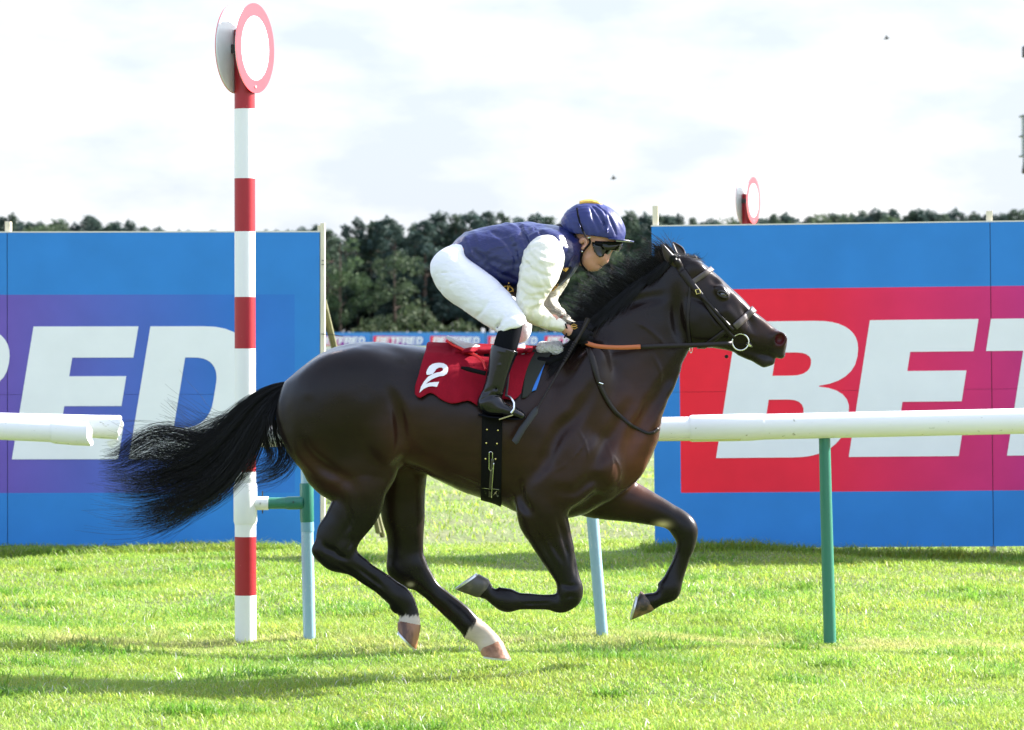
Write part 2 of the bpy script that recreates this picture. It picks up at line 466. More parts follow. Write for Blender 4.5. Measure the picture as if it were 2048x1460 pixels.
obj('ground', mesh_np('ground', V, Q, True, m_ground), kind='structure')

def blades(n, y0, y1, hmin, hmax, seed, wd=0.0022, margin=1.18, patch=None):
    r = np.random.default_rng(seed)
    # uniform per area inside the wedge the camera (and a step to the side) can see
    y = y0 + (y1-y0)*r.random(n*2); half = (y-CY)*1024/F*margin + 0.25
    hm = ((y1-CY)*1024/F*margin + 0.25)
    keep = r.random(n*2)*hm < half; y = y[keep][:n]; half = half[keep][:n]; n = len(y)
    x = (r.random(n)*2-1)*half
    if patch: x, y = patch(x, y, r)
    cl_ = 0.5+0.5*np.sin(3.1*x+1.3*np.sin(2.2*y))*np.sin(4.3*y+1.7*np.sin(1.9*x))
    cl2 = 0.5+0.5*np.sin(9.1*x+2*np.sin(7.2*y))*np.sin(11.3*y+1.7*np.sin(8.9*x))
    hh = (hmin + (hmax-hmin)*r.random(n)**1.6)*(0.65+0.35*cl_+0.45*cl2)
    az = r.random(n)*2*np.pi; lean = (0.3+1.6*r.random(n))*hh
    dx, dy = np.cos(az), np.sin(az); wx, wy = -dy*wd*(0.6+0.8*r.random(n)), dx*wd*(0.6+0.8*r.random(n))
    z0 = gh(x, y)-0.004
    base = np.stack([x, y, z0], -1); Wv = np.stack([wx, wy, 0*wx], -1)
    m1 = base + np.stack([dx*lean*.3, dy*lean*.3, hh*.55], -1); tip = base + np.stack([dx*lean, dy*lean, hh*(1-0.25*r.random(n))], -1)
    V = np.stack([base-Wv, base+Wv, m1+Wv*.8, m1-Wv*.8, tip], 1).reshape(-1, 3)
    b = np.arange(n)*5
    T = np.concatenate([np.stack([b, b+1, b+2], 1), np.stack([b, b+2, b+3], 1), np.stack([b+3, b+2, b+4], 1)])
    g = r.random(n); dry = r.random(n) < 0.06
    c = np.array(GB)[None]*(0.74+0.42*g[:, None]); c[:, 0] *= 0.8+0.45*r.random(n)*(0.6+0.8*cl_)
    c[dry] = np.array([0.60, 0.58, 0.36])*(0.7+0.5*g[dry][:, None])
    return V, T, np.repeat(c, 5, axis=0)
for i, (n, y0, y1, a, b, wdd) in enumerate([(350000, -3.0, 3.2, .014, .035, .0020), (170000, 3.2, 9.6, .016, .042, .0026), (45000, 9.6, 26, .025, .055, .0045)]):
    V, T, c = blades(n, y0, y1, a, b, 40+i, wdd)
    obj('grass', mesh_np('grass', V, T, False, m_blade, c), kind='stuff', label='short bright green turf grass of the racecourse', cat='grass')
# taller uncut blades against the foot of the hoardings and posts
def edge_patch(x, y, r):
    k = r.random(len(x)); lx = np.where(k < .5, -3.7+2.55*r.random(len(x)), 0.9+3.0*r.random(len(x)))
    return lx, 8.22 - 0.02*lx + 0.10*r.normal(size=len(x)).clip(-1.5, 1.5) - 0.12*(lx > 0)*(lx-1)
V, T, c = blades(9000, 8.0, 8.4, .04, .085, 77, .0032, patch=edge_patch)
obj('grass', mesh_np('grass', V, T, False, m_blade, c*0.8), kind='stuff', label='longer grass along the foot of the hoardings', cat='grass')

def tuft_patch(x, y, r):
    n_t = 150; tx = r.uniform(-3.4, 3.6, n_t); ty = -1.9+9.6*r.random(n_t)**1.3; sz = .03+.10*r.random(n_t)
    k = r.integers(n_t, size=len(x)); return tx[k]+r.normal(size=len(x))*sz[k]*1.7, ty[k]+r.normal(size=len(x))*sz[k]
V, T, c = blades(26000, -2.0, 8.0, .035, .075, 78, .0026, patch=tuft_patch)
obj('grass', mesh_np('grass', V, T, False, m_blade, c*np.array([.50, .72, .55])), kind='stuff', label='darker longer tufts scattered over the turf', cat='grass')
def pale_patch(x, y, r):
    n_t = 90; tx = r.uniform(-3.4, 3.6, n_t); ty = -2.1+7.6*r.random(n_t)**1.3; sz = .05+.16*r.random(n_t)
    k = r.integers(n_t, size=len(x)); return tx[k]+r.normal(size=len(x))*sz[k]*2.2, ty[k]+r.normal(size=len(x))*sz[k]
V, T, c = blades(22000, -2.0, 8.0, .028, .052, 79, .0024, patch=pale_patch)
obj('grass', mesh_np('grass', V, T, False, m_blade, np.clip(c*np.array([1.35, 1.25, 2.0]), 0, .8)), kind='stuff', label='paler bleached blades scattered over the turf', cat='grass')

# ------------------------------------------------------------------ lettering
def arc(cx, cy, rx, ry, a0, a1, n=10, p=2.4):
    o = []
    for i in range(n+1):
        a = math.radians(a0 + (a1-a0)*i/n); c_, s_ = math.cos(a), math.sin(a)
        o.append((cx + rx*math.copysign(abs(c_)**(2/p), c_), cy + ry*math.copysign(abs(s_)**(2/p), s_)))
    return o
def letter(ch):
    T1, T2, M1, M2 = .235, .765, .40, .625
    if ch == 'E': return [[(0,0),(.80,0),(.80,T1),(.33,T1),(.33,M1),(.76,M1),(.76,M2),(.33,M2),(.33,T2),(.79,T2),(.79,1),(0,1)]]
    if ch == 'F': return [[(0,0),(.33,0),(.33,.36),(.74,.36),(.74,.60),(.33,.60),(.33,T2),(.79,T2),(.79,1),(0,1)]]
    if ch == 'T': return [[(.27,0),(.60,0),(.60,T2),(.88,T2),(.88,1),(0,1),(0,T2),(.27,T2)]]
    if ch == 'D': return [[(0,0)]+arc(.40,.46,.445,.46,-90,0)+arc(.40,.54,.445,.46,0,90)+[(0,1)],
                          [(.30,T1)]+arc(.36,.44,.205,.205,-90,0)+arc(.36,.56,.205,.205,0,90)+[(.30,T2)]]
    if ch == 'B': return [[(0,0)]+arc(.56,.275,.36,.275,-90,0)+arc(.60,.32,.32,.20,0,80,6)+arc(.58,.74,.34,.22,-78,0,6)+arc(.56,.74,.36,.26,0,90)+[(0,1)],
                          [(.32,.215)]+arc(.46,.32,.13,.105,-90,0,5)+arc(.46,.32,.13,.105,0,90,5)+[(.32,.425)],
                          [(.32,.60)]+arc(.46,.685,.13,.085,-90,0,5)+arc(.46,.685,.13,.085,0,90,5)+[(.32,.77)]]
    if ch == 'R': return [[(0,0),(.33,0),(.33,.33),(.42,.33)]+arc(.40,.20,.20,.13,90,0,5)+[(.585,.0),(.93,0),(.93,.12)]+arc(.78,.24,.145,.21,-20,70,5)+arc(.60,.72,.33,.22,-60,0,5)+arc(.58,.72,.35,.28,0,90)+[(0,1)],
                          [(.32,.57)]+arc(.46,.67,.14,.10,-90,0,5)+arc(.46,.67,.14,.10,0,90,5)+[(.32,.77)]]
def flat_shape(name, loops, fn, thick, m):
    """filled outline with holes, laid in the xz plane through fn(u,v)->(x,z), front at y=-thick"""
    cu = bpy.data.curves.new(name, 'CURVE'); cu.dimensions = '2D'; cu.fill_mode = 'FRONT' if thick == 0 else 'BOTH'; cu.extrude = thick/2
    for lp in loops:
        sp_ = cu.splines.new('POLY'); sp_.points.add(len(lp)-1); sp_.use_cyclic_u = True
        for i, (u, v) in enumerate(lp):
            x, z = fn(u, v); sp_.points[i].co = (x, z, 0, 1)
    o = bpy.data.objects.new(name, cu); COL.objects.link(o)
    bpy.context.view_layer.update()
    me = bpy.data.meshes.new_from_object(o.evaluated_get(bpy.context.evaluated_depsgraph_get()))
    bpy.data.objects.remove(o); bpy.data.curves.remove(cu)
    co = np.empty(len(me.vertices)*3, np.float32); me.vertices.foreach_get('co', co); co = co.reshape(-1, 3)
    co = np.stack([co[:, 0], -co[:, 2], co[:, 1]], -1); me.vertices.foreach_set('co', co.ravel()); me.update()
    me.materials.clear(); me.materials.append(m); me.name = name
    return me

# ------------------------------------------------------------------ big hoardings
def board_mat(name, W_, Hh, x0, x1, z0, z1, stops):
    """flat print: blue field, gradient block from x0..x1, z0..z1 (board coordinates)"""
    m = bpy.data.materials.new(name); m.use_nodes = True; t = m.node_tree; p = t.nodes['Principled BSDF']
    p.inputs['Roughness'].default_value = 0.5; p.inputs['Specular IOR Level'].default_value = 0.2
    c = t.nodes.new('ShaderNodeTexCoord'); sp = t.nodes.new('ShaderNodeSeparateXYZ'); t.links.new(c.outputs['Object'], sp.inputs[0])
    def cmp(sock, v, op):
        n = t.nodes.new('ShaderNodeMath'); n.operation = op; t.links.new(sock, n.inputs[0]); n.inputs[1].default_value = v; return n.outputs[0]
    def mul(a, b):
        n = t.nodes.new('ShaderNodeMath'); n.operation = 'MULTIPLY'; t.links.new(a, n.inputs[0]); t.links.new(b, n.inputs[1]); return n.outputs[0]
    f = mul(mul(cmp(sp.outputs['X'], x0, 'GREATER_THAN'), cmp(sp.outputs['X'], x1, 'LESS_THAN')), mul(cmp(sp.outputs['Z'], z0, 'GREATER_THAN'), cmp(sp.outputs['Z'], z1, 'LESS_THAN')))
    r = t.nodes.new('ShaderNodeMapRange'); r.inputs[1].default_value = x0; r.inputs[2].default_value = x1; t.links.new(sp.outputs['X'], r.inputs[0])
    g = t.nodes.new('ShaderNodeValToRGB'); t.links.new(r.outputs[0], g.inputs[0])
    el = g.color_ramp.elements
    while len(el) < len(stops): el.new(0.5)
    for e, (pos, col) in zip(el, stops): e.position = pos; e.color = (*col, 1)
    mx_ = t.nodes.new('ShaderNodeMixRGB'); t.links.new(f, mx_.inputs[0]); mx_.inputs[1].default_value = (0.036, 0.225, 0.60, 1); t.links.new(g.outputs[0], mx_.inputs[2])
    # faint scuffs and mud spatter low on the sheet
    n = t.nodes.new('ShaderNodeTexNoise'); n.inputs['Scale'].default_value = 3.0; n.inputs['Detail'].default_value = 8; t.links.new(c.outputs['Object'], n.inputs['Vector'])
    rr = t.nodes.new('ShaderNodeMapRange'); rr.inputs[1].default_value = .3; rr.inputs[2].default_value = .7; rr.inputs[3].default_value = .93; rr.inputs[4].default_value = 1.05; t.links.new(n.outputs['Fac'], rr.inputs[0])
    vm = t.nodes.new('ShaderNodeVectorMath'); vm.operation = 'SCALE'; t.links.new(mx_.outputs[0], vm.inputs[0]); t.links.new(rr.outputs[0], vm.inputs['Scale'])
    t.links.new(vm.outputs[0], p.inputs['Base Color'])
    b = t.nodes.new('ShaderNodeBump'); b.inputs['Strength'].default_value = 0.12; b.inputs['Distance'].default_value = 0.05
    n2 = t.nodes.new('ShaderNodeTexNoise'); n2.inputs['Scale'].default_value = 1.4; t.links.new(c.outputs['Object'], n2.inputs['Vector']); t.links.new(n2.outputs['Fac'], b.inputs['Height']); t.links.new(b.outputs[0], p.inputs['Normal'])
    return m
STOPS = [(0.0, (0.93, 0.022, 0.042)), (0.15, (0.88, 0.026, 0.060)), (0.35, (0.62, 0.035, 0.19)), (0.5, (0.36, 0.045, 0.33)), (0.66, (0.17, 0.095, 0.42)), (0.80, (0.095, 0.14, 0.50)), (0.93, (0.040, 0.175, 0.56)), (1.0, (0.035, 0.19, 0.58))]
m_white_print = mat('white_print', (0.84, 0.84, 0.84), rough=0.45, spec=0.3, var=0.03, vscale=3)
m_timber = mat('pale_timber', (0.74, 0.66, 0.50), rough=0.8, var=0.12, vscale=6, bump=0.3, bscale=40, stretch=(6, 6, 1))
m_edge = mat('sheet_edge', (0.72, 0.68, 0.58), rough=0.7)
m_brace = mat('weathered_brace', (0.13, 0.13, 0.06), rough=0.8, var=0.3)
m_wire = mat('dark_wire', (0.02, 0.02, 0.02), rough=0.5)
LW = 2.36; NB = 3; BW = 6.97; BH = 2.262; u = 0.955    # letter height
def hoarding(name, label, loc, rz, lift_r):
    """board coordinates: x 0..BW along, z 0..BH, front face at y=0"""
    root = empty(name, label, 'hoarding', loc); root.rotation_euler = (0, lift_r, rz)
    bx0, bx1, bz0, bz1 = 0.187, BW-0.183, 0.39, 1.815
    m = board_mat('hoarding_print', BW, BH, bx0, bx1, bz0, bz1, STOPS)
    cuts = [0, 2.36, 4.72, BW]
    for i in range(3):
        for j in range(2):
            mb = MB(); z0, z1 = (0, 1.096) if j == 0 else (1.098, BH)
            mb.box((cuts[i]+(0.0025 if i else 0), 0, z0), (cuts[i+1]-0.0025, 0.018, z1))
            p = mb.build('board_panel', m, root, smooth=False); p.matrix_parent_inverse.identity()
    x = 0.435; pitch = 0.9375
    for ch in 'BETFRED':
        me = flat_shape('letter_'+ch, letter(ch), lambda a, b: (x-0.0+a*u+0.165*b*u, 0.632+b*u), 0.003, m_white_print)
        o = obj('letter', me, root); o.matrix_parent_inverse.identity(); o.location = (0, -0.0022, 0)
        x += u*{'B': .97, 'E': .88, 'T': 0.88, 'F': 0.72, 'R': 1.07}.get(ch, 0.9)
    mb = MB(); mb.box((0.004, 0.0185, 0.01), (BW-0.004, 0.0205, BH-.005)); mb.build('backing_sheet', m_steel, root, smooth=False).matrix_parent_inverse.identity()
    mb = MB(); mb.box((-0.004, -0.001, BH), (BW+0.004, 0.02, BH+0.009)); mb.build('top_trim', m_edge, root, smooth=False).matrix_parent_inverse.identity()
    for i, cx in enumerate(cuts):
        mb = MB(); px_ = {0: 0.028, 1: 0.0, 2: 0.0, 3: -0.0}[i]
        hw = 0.02
        mb.box((cx+px_-hw, 0.0225, -0.3), (cx+px_+hw, 0.095, BH+(0.148 if i == 0 else 0.08 if i < 3 else 0.05)))
        mb.build('timber_post', m_timber, root, smooth=False, bevel=0.002).matrix_parent_inverse.identity()
        mb = MB(); mb.tube([(cx+px_*1, 0.06, BH*0.80), (cx+px_+0.40, 1.25, 0.0)], 0.022, 8)
        mb.build('rear_brace', m_brace, root).matrix_parent_inverse.identity()
    return root, cuts
YB = 8.38; sB = S(YB)
dR = 0.02
p0 = W(1310, 1097, YB)
right, _ = hoarding('advertising_hoarding', 'blue hoarding with red-to-purple block and large white BET letters, right of the horse', (p0[0], YB, 0.0), -0.07, -0.011)
YL = 8.93
p1 = W(641, 1092, YL)
left, _ = hoarding('advertising_hoarding', 'blue hoarding with purple block and large white RED letters, behind the horse tail', (p1[0]-BW*1.0, YL, -0.033), 0.0, -0.0015)
# timber edge post closing the left hoarding, with its hook of wire
mb = MB(); a = W(640.5, 447, YL); mb.box((a[0]+0.001, YL-0.004, -0.05), (a[0]+0.032, YL+0.09, W(0, 446, YL)[2]))
ep = mb.build('timber_edge_post', m_timber, smooth=False, bevel=0.002, label='pale timber post closing the right end of the purple hoarding', cat='post')
for yy in (521, 529, 1041, 1047):
    mb = MB(); q = W(646, yy, YL-.008); mb.tube([(q[0]-.012, q[1], q[2]), (q[0]+.014, q[1], q[2])], 0.0025, 6); mb.build('nail', m_wire, ep)
mb = MB(); mb.tube([W(642, 668, YL-.02), W(665, 669, YL-.02), W(686, 673, YL-.02)], 0.0035, 6); mb.build('wire_hook', m_wire, ep)
mb = MB(); mb.tube([W(647, 600, YL+.1), W(757, 1065, YL+1.0)], 0.021, 8); mb.build('prop', m_brace, ep, label='dark slanting prop reaching the grass')

# ------------------------------------------------------------------ running rails and posts
def wear_mat(name, col, dirt, vthr=(0.62, 0.7), scale=14, rough=0.35, stretch=(1, 1, 3)):
    return mat(name, col, rough=rough, spec=0.5, vcol=dirt, vthr=vthr, vscale=scale, stretch=stretch, bump=0.05, bscale=25)
m_rail = wear_mat('white_plastic', (0.80, 0.80, 0.77), (0.30, 0.29, 0.20), (0.655, 0.70), 34, 0.35, (0.7, 1, 1.6))
m_bluepost = wear_mat('pale_blue_pipe', (0.26, 0.42, 0.52), (0.42, 0.52, 0.56), (0.60, 0.70), 30, 0.4, (2, 2, .5))
m_greenpost = wear_mat('green_pipe', (0.03, 0.18, 0.12), (0.16, 0.30, 0.24), (0.70, 0.76), 40, 0.38, (1, 1, 1))
m_green2 = wear_mat('dark_green_fitting', (0.02, 0.155, 0.11), (0.10, 0.22, 0.18), (0.70, 0.78), 30, 0.35)
m_red = wear_mat('red_post_paint', (0.34, 0.008, 0.018), (0.52, 0.16, 0.15), (0.68, 0.72), 45, 0.38, (1, 1, .6))
m_whitepost = wear_mat('white_post_paint', (0.80, 0.80, 0.78), (0.45, 0.42, 0.35), (0.72, 0.76), 45, 0.38, (1, 1, .6))
m_disc_w = mat('disc_white', (0.82, 0.82, 0.82), rough=0.35, var=0.02)
m_disc_r = mat('disc_red', (0.74, 0.055, 0.075), rough=0.3, spec=0.6, var=0.08)
m_disc_back = mat('disc_back_grey', (0.72, 0.74, 0.74), rough=0.3, spec=0.6, var=0.05)
m_steel = mat('dark_steel', (0.06, 0.05, 0.05), rough=0.4, metal=0.5)
YR = 1.65
def pipe_px(name, pts, rad, m, Y=YR, parent=None, n=20, cap=True, **k):
    mb = MB(); s = S(Y); mb.tube([W(p[0], p[1], Y) for p in pts], [r/s for r in rad] if hasattr(rad, '__len__') else rad/s, n, cap)
    return mb.build(name, m, parent, **k)
# right-hand rail: one long rail running behind the horse
rail = empty('running_rail', 'long white plastic running rail behind the horse', 'rail', tuple(W(1658, 1272, YR)))
pipe_px('rail_tube', [(1384, 857), (2048, 842), (2420, 834)], 25.6, m_rail, parent=rail, n=28)
pipe_px('joint_sleeve', [(1379, 857), (1384, 857), (1500, 854.5), (1526, 853)], [25, 27, 27.2, 26.4], m_rail, parent=rail, n=28)
pipe_px('rail_tube', [(512, 871), (800, 866), (1384, 857)], 23.6, m_rail, parent=rail, n=28)
pipe_px('lower_lip', [(1300, 878.5), (1481, 877)], 4.2, mat('yellowish_plastic', (0.62, 0.62, 0.30), rough=.5), parent=rail, Y=YR-.03, n=10)  # thin yellowish strip along the lower edge of the rail
gp = empty('rail_post', 'green pipe post holding the white rail, right of the horse', 'post', tuple(W(1658, 1275, YR+.02)))
pipe_px('pipe', [(1649, 872), (1652, 1000), (1660, 1285)], [11.5, 12, 12.6], m_greenpost, Y=YR+.02, parent=gp)
bp = empty('rail_post', 'worn pale blue pipe post seen beneath the horse chest', 'post', tuple(W(1205, 1278, YR+.02)))
pipe_px('pipe', [(1179, 880), (1185, 1035), (1206, 1288)], [12, 12, 11.6], m_bluepost, Y=YR+.02, parent=bp)
lp = empty('rail_post', 'worn pale blue pipe post with a dark green tee fitting, beside the striped finishing post', 'post', tuple(W(618, 1275, YR+.01)))
pipe_px('pipe', [(613, 890), (615, 1100), (619, 1284)], [12, 12.4, 12.2], m_bluepost, Y=YR+.01, parent=lp)
tee = pipe_px('tee_fitting', [(613, 966), (613.2, 970), (614, 1040), (614.2, 1044)], [13, 14, 14, 13], m_green2, Y=YR+.01, parent=lp)
pipe_px('collar', [(614.4, 1044), (615, 1063)], 13.2, mat('blue_collar', (0.16, 0.33, 0.42), rough=.45), Y=YR+.01, parent=lp)
pipe_px('tee_arm', [(606, 1005.5), (577, 1006), (571, 1006)], [13.2, 13.2, 12], m_green2, parent=lp)
pipe_px('cross_pipe', [(580, 1006), (533, 1006.5)], 11.6, m_greenpost, parent=lp)
pipe_px('bolt', [(586, 1004), (587, 1004)], 2.6, m_wire, Y=YR-.033, parent=lp, n=8)
# left rails, cut ends
la = empty('running_rail', 'front cut white rail end at the left edge, shorter than the torn one', 'rail', tuple(W(-60, 1275, YR-.1)))
def cut_tube(name, pts, r_, m, Y, parent, wob):
    """hollow plastic tube with a ragged open end"""
    s = S(Y); n = 36; P = [W(p[0], p[1], Y) for p in pts]; rr = [x/s for x in r_]
    V = []; 
    for rad_k in (1.0, 0.86):
        for i, p in enumerate(P):
            for k in range(n):
                th = 2*math.pi*k/n
                dx = wob(th)/s if i == len(P)-1 else 0
                V.append((p[0]+dx, p[1]+math.cos(th)*rr[i]*rad_k*0.85, p[2]+math.sin(th)*rr[i]*rad_k))
    m_ = len(P); Fc = []
    for L_ in (0, 1):
        for i in range(m_-1):
            for k in range(n):
                b = L_*m_*n + i*n; q = (b+k, b+(k+1) % n, b+n+(k+1) % n, b+n+k)
                Fc.append(q if L_ else q[::-1])
    e0 = (m_-1)*n; e1 = m_*n + e0
    for k in range(n): Fc.append((e0+k, e1+k, e1+(k+1) % n, e0+(k+1) % n))
    mb = MB(); mb.add(V, Fc); return mb.build(name, m, parent)
cut_tube('rail_tube', [(-380, 850), (0, 858), (108, 863), (158, 866)], [21.5, 21.8, 21.5, 21.5], m_rail, YR-.12, la, lambda t: 0)
cut_tube('joint_sleeve', [(104, 863.5), (112, 864), (150, 866.5), (170, 867.5)], [22.4, 23.6, 24.2, 24.4], m_rail, YR-.12, la, lambda t: 9+3*math.cos(t)-4*math.sin(t)+1.2*math.sin(5*t))
lb = empty('running_rail', 'rear cut white rail end at the left edge, torn at its tip', 'rail', tuple(W(-90, 1270, YR+.12)))
cut_tube('rail_tube', [(-380, 843), (0, 848), (120, 851), (190, 853), (228, 855)], [22, 22.5, 22.8, 23, 24.5], m_rail, YR+.12, lb, lambda t: 14-9*max(0, -math.sin(t))**2+2.2*math.sin(3*t+1)+1.2*math.sin(7*t))
mb = MB(); q = [W(a_, b_, YR+.11) for a_, b_ in ((214, 882), (226, 880), (238, 880.5), (232, 889), (224, 897.5), (216, 892))]
n_ = len(q); mb.add([tuple(v) for v in q]+[(v[0], v[1]+.006, v[2]) for v in q], [tuple(range(n_))[::-1], tuple(range(n_, 2*n_))]+[(i, (i+1) % n_, n_+(i+1) % n_, n_+i) for i in range(n_)])
mb.build('torn_flap', m_rail, lb, smooth=False)
for e_, x_, Y_, t_ in ((la, -70, YR-.12, 850), (lb, -110, YR+.12, 845)): pipe_px('rail_post', [(x_, t_), (x_, 1290)], 12, m_greenpost, Y=Y_, parent=e_)

def disc_pair(parent, cx, cy, Y, rad_px, sep_px, name_scale=1.0):
    s = S(Y); R = rad_px/s; nrm = Vector((math.cos(math.radians(20.8)), -math.sin(math.radians(20.8)), 0))
    tv = Vector((-nrm.y, nrm.x, 0)); c = Vector(W(cx, cy, Y))
    def plate(center, r0, r1, th, name, m, par=parent):
        n = 48; V = []
        for off in (0, th):
            for r in (r0, r1):
                for k in range(n):
                    a = 2*math.pi*k/n; V.append(center + nrm*off + tv*(math.cos(a)*r) + Vector((0, 0, math.sin(a)*r)))
        Fc = []
        for k in range(n):
            k2 = (k+1) % n; A, B, C_, D_ = k, n+k, 2*n+k, 3*n+k; A2, B2, C2, D2 = k2, n+k2, 2*n+k2, 3*n+k2
            Fc += [(A, A2, B2, B), (C_, D_, D2, C2), (B, B2, D2, D_), (A, C_, C2, A2)]
        if r0 < 1e-3: pass
        mb = MB(); mb.add(V, Fc); return mb.build(name, m, par)
    sp_ = sep_px/s
    c1 = c + nrm*(sp_*0.5); c2 = c - nrm*(sp_*0.5)
    d1 = plate(c1, R*0.0005, R*0.97, 0.006, 'marker_disc', m_disc_back)
    plate(c1+nrm*0.0062, R*0.715, R, 0.002, 'red_ring', m_disc_r, d1)
    plate(c1+nrm*0.0062, R*0.0005, R*0.714, 0.002, 'white_face', m_disc_w, d1)
    d2 = plate(c2-nrm*0.006, R*0.0005, R*0.99, 0.006, 'marker_disc', m_disc_back)
    plate(c2-nrm*0.0085, R*0.715, R, 0.002, 'red_ring', m_disc_r, d2)
    plate(c2-nrm*0.0085, R*0.0005, R*0.714, 0.002, 'white_face', m_disc_w, d2)
    mb = MB(); a = c2 + nrm*0.002 - tv*(R*0.28); b = c1
    w2 = R*.12
    mb.add([a+Vector((0,0,-w2)), b-tv*(R*.28)+Vector((0,0,-w2)), b-tv*(R*.28)+Vector((0,0,w2*.6)), a+Vector((0,0,w2*.6)),
            a+tv*.012+Vector((0,0,-w2)), b-tv*(R*.28-.012)+Vector((0,0,-w2)), b-tv*(R*.28-.012)+Vector((0,0,w2*.6)), a+tv*.012+Vector((0,0,w2*.6))],
           [(0,1,2,3),(7,6,5,4),(0,4,5,1),(1,5,6,2),(2,6,7,3),(3,7,4,0)])
    mb.build('bracket', m_steel, parent, smooth=False)
    for sg in (-.86,):
        q = c1 + nrm*.009 + Vector((0, 0, sg*R)); mb = MB(); mb.tube([q, q+nrm*.004], .006, 8); mb.build('screw', m_disc_back, d1)
fp = empty('finishing_post', 'tall red and white striped finishing post with round discs, left of the horse', 'post', tuple(W(491, 1272, YR)))
bands = [(60, 218, 'r'), (218, 357, 'w'), (357, 463, 'r'), (463, 594, 'w'), (594, 697, 'r'), (697, 828, 'w'), (828, 943, 'r'), (943, 1073, 'w'), (1073, 1190, 'r'), (1190, 1290, 'w')]
for a, b, c in bands:
    pipe_px('painted_band', [(489+(a-60)*.0018, a), (489+(b-60)*.0018, b)], 20.4+(a/1290)*1.3, m_red if c == 'r' else m_whitepost, parent=fp, n=28)
pipe_px('sleeve_fitting', [(490.4, 966), (490.5, 972), (490.7, 1042), (490.8, 1048)], [21.8, 23.6, 23.6, 22], m_whitepost, parent=fp, n=28)
pipe_px('side_socket', [(505, 1006.5), (537, 1006.5)], 13.6, m_whitepost, parent=fp)
pipe_px('bolt', [(520, 1007), (520.5, 1007)], 2.4, m_wire, Y=YR-.036, parent=fp, n=8)
pipe_px('pin', [(525, 982), (525, 1027)], 1.4, m_wire, Y=YR, parent=fp, n=6)
disc_pair(fp, 490, 97, YR, 90, 39)
YF = 16.8
fq = empty('finishing_post', 'distant finishing post rising behind the red hoarding, discs on top', 'post', tuple(W(1489, 0, YF)*np.array([1, 1, 0])))
mb = MB(); mb.tube([(W(1493, 0, YF)[0], YF, -0.1), (W(1493, 0, YF)[0], YF, W(0, 388, YF)[2])], .052, 20); mb.build('painted_band', m_red, fq)
disc_pair(fq, 1496, 401, YF, 47, 20)

# ------------------------------------------------------------------ far banners
YD = 430.0; sD = S(YD)
m_small = board_mat('small_print', 1, 1, -1, -1.0, 0, 0, STOPS)
def small_print_mat(x0s, w_, z0, z1):
    m = bpy.data.materials.new('far_banner_print'); m.use_nodes = True; t = m.node_tree; p = t.nodes['Principled BSDF']; p.inputs['Roughness'].default_value = .6
    c = t.nodes.new('ShaderNodeTexCoord'); g = t.nodes.new('ShaderNodeValToRGB'); r = t.nodes.new('ShaderNodeMapRange'); sp = t.nodes.new('ShaderNodeSeparateXYZ')
    t.links.new(c.outputs['Object'], sp.inputs[0]); t.links.new(sp.outputs['X'], r.inputs[0]); r.inputs[1].default_value = x0s; r.inputs[2].default_value = x0s+w_
    t.links.new(r.outputs[0], g.inputs[0]); el = g.color_ramp.elements
    while len(el) < len(STOPS): el.new(0.5)
    for e, (pos, col) in zip(el, STOPS): e.position = pos; e.color = (*col, 1)
    t.links.new(g.outputs[0], p.inputs['Base Color']); return m
m_blue = mat('far_banner_blue', (0.05, 0.25, 0.62), rough=.6)
bw = 229/sD; bh = 27.0/sD; lets = {}
WH = 'BETFRED'
gx = 0
pr_w = 101/sD
m_pr = small_print_mat(0, pr_w, 0, 0)
lp_ = []
adv = [0]
for ch in WH: adv.append(adv[-1] + {'T': .86, 'F': .83, 'R': .97}.get(ch, .93))
lu = (pr_w*0.93)/adv[-1]
pos_of = {0: 'partly hidden by the timber edge post', 1: 'above the horse rump', 2: 'behind the rider\'s knee', 3: 'left of the rider\'s gloved hand'}
bnames = ['far banner with white lettering just right of the timber edge post', 'far banner with white lettering over the horse back, left of the rider', 'far banner with white lettering behind the rider\'s arms, left of the mane']
proto = None
letter_meshes = [flat_shape('small_letter_'+ch, letter(ch), lambda a, b: (adv[i]*lu + a*lu + .16*b*lu, b*lu), 0, m_white_print) for i, ch in enumerate(WH)]
mb = MB(); mb.box((0.05, 0, 0.0), (bw-0.05, .12, bh)); 
face_me = None
for bi, x0 in enumerate((513, 742, 971, 1200)):
    a = W(x0, 692, YD); lab = (bnames + ['far banner with white lettering hidden mostly by the mane and right hoarding'])[bi]
    root = empty('far_banner', lab, 'banner', tuple(a), group='row of far advertising banners')
    if face_me is None:
        f0 = mb.build('banner_face', m_blue, root, smooth=False); face_me = f0.data
        m2 = MB(); m2.box((0, -.03, 0), (pr_w, -.005, bh*.72)); face2 = bpy.data.meshes.new('print_block'); face2.from_pydata(m2.v, [], m2.f); face2.materials.append(m_pr)
    else: f0 = obj('banner_face', face_me, root)
    f0.matrix_parent_inverse.identity()
    for k in range(2):
        o = obj('print_block', face2, root); o.matrix_parent_inverse.identity(); o.location = (5/sD + k*113.5/sD, 0, bh*.02)
        for me in letter_meshes:
            q = obj('letter', me, o); q.matrix_parent_inverse.identity(); q.location = (pr_w*.045, -.05, bh*.10)
            q.scale = (1, 1, bh*.56/lu)
a = W(640, 694, 300); b = W(735, 718, 300)
mb = MB(); mb.box((a[0], 300, b[2]), (b[0], 300.3, a[2])); mb.build('low_white_fence', mat('pale_grey_panel', (0.62, 0.62, 0.58), rough=.8, var=.1, vscale=.5), smooth=False, label='low pale fence panel on the grass below the far banners', cat='fence')

